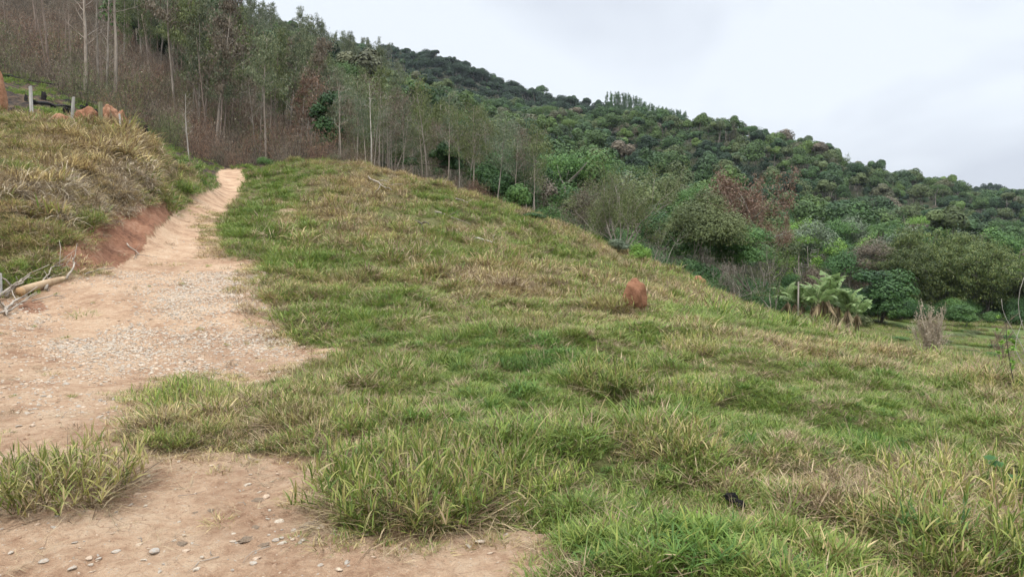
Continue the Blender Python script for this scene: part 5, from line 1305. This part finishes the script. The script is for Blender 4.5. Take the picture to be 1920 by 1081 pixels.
# ------------------------------------------------------------------ log, sticks
M_LOG = bark_mat('peeled_log', (.25, .16, .09), (.47, .35, .22), 2.5); M_END = bark_mat('cut_wood', (.40, .24, .12), (.52, .35, .19), 8); M_STK = bark_mat('grey_stick', (.16, .13, .10), (.40, .34, .27), 5)
a = np.array(hit(36, 556, 5)); b = np.array(hit(205, 514, 5)); t = np.linspace(0, 1, 12)[:, None]; rg = np.random.default_rng(730)
P = a + (b - a) * t + rg.normal(0, .012, (12, 3)); P[:, 2] = a[2] + (b[2] - a[2]) * t[:, 0] + .085 + .03 * np.sin(t[:, 0] * 5)
e = obj('fallen_log', None, None, tuple(a)); tag(e, 'long peeled log with sawn end lying at the left side of the track', 'log'); P = P - a
g = Geo(); g.tube(P, np.linspace(.088, .045, 12), 12, rough=.05, rg=rg, cap=False); q = P[7]; g.tube([q, q + [.02, 0, .10], q + [.12, .02, .17]], [.04, .032, .026], 7); obj('trunk', g.mesh('trunk', M_LOG, smooth=True), e)
g = Geo(); d0 = P[0] - P[1]; d0 /= np.linalg.norm(d0); g.tube([P[0] - d0 * .01, P[0] + d0 * .004], [.087, .086], 14); obj('sawn_end', g.mesh('sawn_end', M_END), e)
def stick(name, pts, r0, lab, cat, group=None, mat=None, forks=2, seed=0, parent=None):
    rg = np.random.default_rng(seed); pts = np.array(pts, float); o0 = pts[0].copy(); n = 9; t = np.linspace(0, len(pts) - 1, n); i = np.minimum(len(pts) - 2, t.astype(int)); f = (t - i)[:, None]
    P = pts[i] * (1 - f) + pts[i + 1] * f - o0; L_ = np.linalg.norm(P[-1]); P = P + rg.normal(0, .012 * L_, P.shape) * [1, 1, .5]
    g = Geo(); g.tube(P, np.linspace(r0, r0 * .35, n), 6, rough=.08, rg=rg)
    for k in range(forks):
        q = P[rg.integers(3, 8)]; d = (P[-1] / L_ + rg.normal(0, .5, 3)); B = np.array([q + d * s_ * L_ * .10 for s_ in range(4)]) + rg.normal(0, .01 * L_, (4, 3)); g.tube(B, np.linspace(r0 * .5, r0 * .2, 4), 5)
    return tag(obj(name, g.mesh(name, mat or M_STK, smooth=True), None, tuple(o0)), lab, cat, group)
def onground(px, py, dz=.02, y0=3): p = np.array(hit(px, py, y0)); p[2] += dz; return p
for k, (pp, r, lab) in enumerate((
    (((-30, 578), (20, 556), (45, 545)), .035, 'dark stick lying left of the sawn end of the log'), (((8, 592), (22, 572), (52, 560)), .030, 'pale curved branch in front of the sawn log end'), (((-5, 575), (10, 585), (15, 600)), .035, 'whitish branch pointing towards the camera at the left margin'),
    (((70, 545), (100, 520), (120, 508)), .020, 'thin stick standing up behind the log'), (((85, 548), (95, 525), (118, 518)), .028, 'grey broken branch behind the middle of the log'), (((128, 530), (140, 512), (136, 500)), .022, 'short curved pale stick sticking up behind the log'),
    (((70, 516), (100, 510), (130, 505)), .016, 'straight light twig at the foot of the bank'), (((60, 570), (100, 560), (118, 562)), .014, 'thin twig on the gravel in front of the log'), (((-20, 600), (20, 590), (45, 572)), .026, 'lowest branch of the pile at the left margin'), (((10, 560), (40, 540), (60, 535)), .030, 'grey branch lying behind the sawn log end'),
    (((240, 462), (258, 478), (252, 490)), .018, 'bent pale twig in the ditch above the log'), (((160, 520), (190, 512), (215, 508)), .018, 'thin branch beside the thin end of the log'))):
    stick('stick', [onground(*q, dz=.03 + .02 * (k % 3)) + (0, 0, .12 * (i > 0) * (k in (3, 5, 0, 9))) for i, q in enumerate(pp)], r, lab, 'stick', seed=740 + k)
for k, (pp, r, lab, m_) in enumerate((
    (((690, 338), (715, 356), (738, 364)), .05, 'dead grey branch lying across the top of the hill', M_STK), (((818, 406), (836, 411), (850, 419)), .045, 'short grey log lying high on the slope', M_STK), (((772, 422), (790, 427), (804, 431)), .045, 'dark short log lower left of the short grey one', M_BARKD),
    (((893, 458), (912, 463), (930, 469)), .030, 'whitish stick lying across the open slope', M_BARKW), (((855, 382), (868, 385), (878, 389)), .045, 'grey stick near the hill edge below the dark tree', M_STK), (((700, 350), (720, 345), (735, 352)), .03, 'thin twig crossing the dead branch on the hill top', M_STK))):
    stick('fallen_branch', [onground(*q, dz=.22, y0=6) for q in pp], r, lab, 'branch', mat=m_, seed=760 + k)
for k in range(14):
    px = rt.uniform(60, 620); py = rt.uniform(850, 1075); p = onground(px, py, .008, 2.2); a_ = rt.uniform(0, 6.28); L_ = rt.uniform(.06, .22)
    if not regions(np.array([p[0]]), np.array([p[1]]), np.array([p[2]]))['road'][0]: continue
    stick('twig', [p, p + [math.cos(a_) * L_ / 2, math.sin(a_) * L_ / 2, .005], p + [math.cos(a_ + .4) * L_, math.sin(a_ + .4) * L_, 0]], .003, 'thin dry twig lying on the near bare soil', 'twig', 'thin dry twigs on the near bare soil', forks=1, seed=780 + k, mat=M_STK)

# ------------------------------------------------------------------ fence posts and termite mounds
M_WP = bark_mat('white_post', (.33, .31, .28), (.62, .60, .56), 4); M_GP = bark_mat('grey_post', (.25, .24, .21), (.50, .48, .43), 4); M_MP = bark_mat('mossy_post', (.13, .14, .07), (.30, .28, .19), 4)
def post(px, Y, pytop, wpx, lean, mat, lab, square=True, dz=0):
    p = ground_at(px, Y); h = (w_of_py(pytop) * Y - p[2]) ; r = wpx / F * Y * .42
    bm = bmesh.new(); bmesh.ops.create_cube(bm, size=1)
    for v in bm.verts: v.co = (v.co.x * 2 * r * (1 if v.co.z < 0 else .92), v.co.y * 2 * r * .9, (-.4 if v.co.z < 0 else h) + (.03 * (v.co.x > 0) if v.co.z > 0 else 0))
    bmesh.ops.bevel(bm, geom=bm.edges[:], offset=r * .3, segments=2, affect='EDGES'); bmesh.ops.subdivide_edges(bm, edges=[e_ for e_ in bm.edges if abs(e_.verts[0].co.z - e_.verts[1].co.z) > .5], cuts=6)
    rg = np.random.default_rng(int(px) + 5)
    for v in bm.verts: v.co.x += rg.normal(0, r * .06) + .03 * r * math.sin(v.co.z * 5); v.co.y += rg.normal(0, r * .06)
    me = bpy.data.meshes.new('fence_post'); bm.to_mesh(me); bm.free(); me.materials.append(mat)
    o = obj('fence_post', me, None, p); o.rotation_euler = (0, lean, rg.uniform(-.3, .3)); return tag(o, lab, 'fence post')
post(60, 31, 162, 6.5, 0, M_WP, 'white fence post, leftmost of those on the hill above the bank')
post(134, 32, 182, 6, .10, M_GP, 'grey fence post leaning right, between the two termite mounds')
post(189, 31, 192, 7.5, .02, M_MP, 'greenish mossy fence post right of the rough termite mound')
post(227, 33, 214, 3.5, -.05, M_WP, 'thin short whitish stake right of the mossy post')
post(243, 33.5, 226, 5, 0, M_GP, 'short stub of a post in the tall dry grass')
post(0, 13.2, 514, 10, 0, M_WP, 'white post at the left margin beside the branch pile')
def mound_mat(name, a, b):
    m, n = mat_new(name); N = NB(n); tc = N('ShaderNodeTexCoord').outputs['Object']; c = N.ramp(N.noise(tc, 3.5, 5, .7), [(.35, a), (.65, b)])
    bp = N('ShaderNodeBump', {'Height': N.noise(tc, 14, 5, .7), 'Strength': .8, 'Distance': .05}).outputs[0]
    N('ShaderNodeOutputMaterial', {'Surface': N('ShaderNodeBsdfPrincipled', {'Base Color': c, 'Roughness': .95, 'Specular IOR Level': .1, 'Normal': bp}).outputs[0]}); return m
M_MO = mound_mat('termite_earth', (.20, .092, .050), (.36, .20, .12)); M_MR = mound_mat('red_termite_earth', (.15, .070, .040), (.30, .150, .085))
def mound(px, Y, pytop, wpx, seed, mat, lab, lump=.16, waist=0, dz=0):
    p = ground_at(px, Y); h = w_of_py(pytop) * Y - p[2]; r = wpx / F * Y * .5
    bm = bmesh.new(); bmesh.ops.create_icosphere(bm, subdivisions=4, radius=1); rg = np.random.default_rng(seed); ph = rg.uniform(0, 6.28, 6)
    for v in bm.verts:
        x, y, z = v.co; k = 1 + lump * (math.sin(3.1 * x + ph[0]) * math.sin(3.7 * y + ph[1]) + .6 * math.sin(6 * z + ph[2]) * math.sin(5 * x + ph[3]) + .35 * math.sin(11 * y + ph[4]) * math.sin(9 * x + 7 * z + ph[5])) + rg.uniform(-.022, .022)
        sq = 1 + .18 * (1 - z) - waist * math.exp(-((z - .45) / .18) ** 2)
        v.co = (x * k * r * sq, y * k * r * sq, (z * k * .5 + .5) * h * (1.0) - .06 if z > -.2 else (z + .2) * h * .4 + .3 * h)
    me = bpy.data.meshes.new('termite_mound'); bm.to_mesh(me); bm.free(); me.materials.append(mat)
    for f in me.polygons: f.use_smooth = True
    return tag(obj('termite_mound', me, None, p), lab, 'termite mound')
mound(-2, 33, 127, 26, 1, M_MO, 'tall orange termite mound cut by the left edge of the view', .12, .12)
mound(115, 30, 211, 31, 2, M_MO, 'low rounded termite mound left of the grey leaning post', .10)
mound(165, 31, 200, 34, 3, M_MR, 'rough termite mound beside the mossy post', .14)
mound(1190, hit(1190, 583, 6)[1], 518, 34, 12, M_MR, 'red termite mound standing alone in the middle of the slope', .16)
mound(1309, hit(1309, 536, 6)[1], 515, 26, 5, M_MO, 'small termite mound on the hill edge below the wood', .12)
mound(207, 45, 197, 22, 6, M_MO, 'crumbled orange earth heap behind the mossy post', .25)
mound(228, 43.5, 207, 18, 7, M_MO, 'smaller crumbled earth heap right of the other one', .25)
for i, (px, Y, pt, wp, lab) in enumerate(((10, 37, 165, 14, 'black stump right of the tall orange mound'), (130, 41, 169, 9, 'upright black stump left of the first big bare trunk'), (124, 38, 190, 15, 'low black stump left of the grey leaning post'), (153, 39, 190, 13, 'black stump above the rough mound'), (178, 40, 183, 12, 'tall black stump right above the rough mound'), (164, 47, 172, 9, 'small black stump at the foot of the big bare trunk'), (180, 45, 178, 12, 'ragged black stump left of the crumbled earth heap'), (250, 47, 194, 22, 'wide black burnt heap right of the crumbled earth heaps'), (272, 49, 198, 16, 'black burnt stump furthest right behind the fence'), (50, 43, 160, 9, 'small black stump behind the white post'), (82, 45, 155, 10, 'black stump up the slope between white and grey posts'))):
    p = ground_at(px, Y); h = min(max(.2, w_of_py(pt) * Y - p[2]), .55); r = wp / F * Y * .42
    me = rock_mesh('charred_stump', 800 + i, M_CHAR, 1.0, 3, 1.2); tag(obj('charred_stump', me, None, (p[0], p[1], p[2] + h * .3), i, (r, r, h * .7)), lab, 'stump')
for k, (x0, y0_, x1, y1_, lab) in enumerate(((-10, 140, 110, 163, 'long charred log lying along the top of the green strip'), (60, 195, 130, 205, 'charred pole lying on dark soil behind the white post'), (150, 205, 240, 225, 'charred log behind the mossy post'), (40, 55, 130, 100, 'blackened fallen trunk high on the burnt slope'), (120, 88, 170, 118, 'pale fallen trunk across the burnt slope left of the first big trunk'))):
    a = onground(x0, y0_, .12, 31); b = onground(x1, y1_, .12, 31); stick('charred_log', [a, (a + b) / 2 + (0, 0, -.05), b], .13, lab, 'log', mat=M_CHAR if k < 4 else M_STK, forks=3, seed=820 + k)

# broad-leaved weeds
def weed(px, py, s, n, lab, seed):
    rg = np.random.default_rng(seed); w = Geo(); g = Geo(); p = hit(px, py, 2.2)
    for i in range(n):
        a = rg.uniform(0, 6.28); L_ = rg.uniform(.15, .38) * s; P = np.array([[0, 0, 0], [math.cos(a) * L_ * .3, math.sin(a) * L_ * .3, L_ * .7], [math.cos(a) * L_ * .6, math.sin(a) * L_ * .6, L_]])
        w.tube(P, [.004, .003, .002], 4); c = P[-1]; nn = np.array([math.cos(a) * .5, math.sin(a) * .5, 1]) + rg.normal(0, .2, 3)
        ax = np.array([math.cos(a), math.sin(a), -.2]); m = 6
        for q in (-.9, -.3, .3, .9):
            ca, sa = math.cos(a + q), math.sin(a + q); d = np.array([ca, sa, -.15]); g.leaves([c + d * .035 * s], nn[None], np.array([.085 * s]), .75, rg, (0, .8), axis=d[None] * 8)
    k = Kind('weed', (w, g), M_BARKD, M_DARKL, ('stem', 'leaves')); k.place('broad_leaved_weed', p, 0, 1, lab, 'weed')
M_DARKL = leaf_mat('weed_leaf', [(0, (.03, .09, .02)), (.5, (.06, .14, .03)), (1, (.10, .19, .04))], .25)
weed(1905, 935, .8, 16, 'broad-leaved dark green weed at the right margin of the meadow', 1)

# ------------------------------------------------------------------ haze
zs = np.empty(len(ground.data.vertices) * 3, np.float32); ground.data.vertices.foreach_get('co', zs); zs = zs.reshape(-1, 3)[:, 2]
bm = bmesh.new(); bmesh.ops.create_cube(bm, size=1); me = bpy.data.meshes.new('haze'); bm.to_mesh(me); bm.free()
hz = obj('haze', me); z0, z1 = float(zs.min()) - 1, float(zs.max()) + 30; hz.location = (0, 0, (z0 + z1) / 2); hz.scale = (3620, 3620, z1 - z0)
m, n = mat_new('haze'); v = n.nodes.new('ShaderNodeVolumePrincipled'); v.inputs['Color'].default_value = (.84, .91, 1.0, 1); v.inputs['Density'].default_value = 0.00006
n.links.new(v.outputs[0], n.nodes.new('ShaderNodeOutputMaterial').inputs['Volume']); me.materials.append(m); tag(hz, 'thin bluish haze over the distant ridges', kind='stuff')
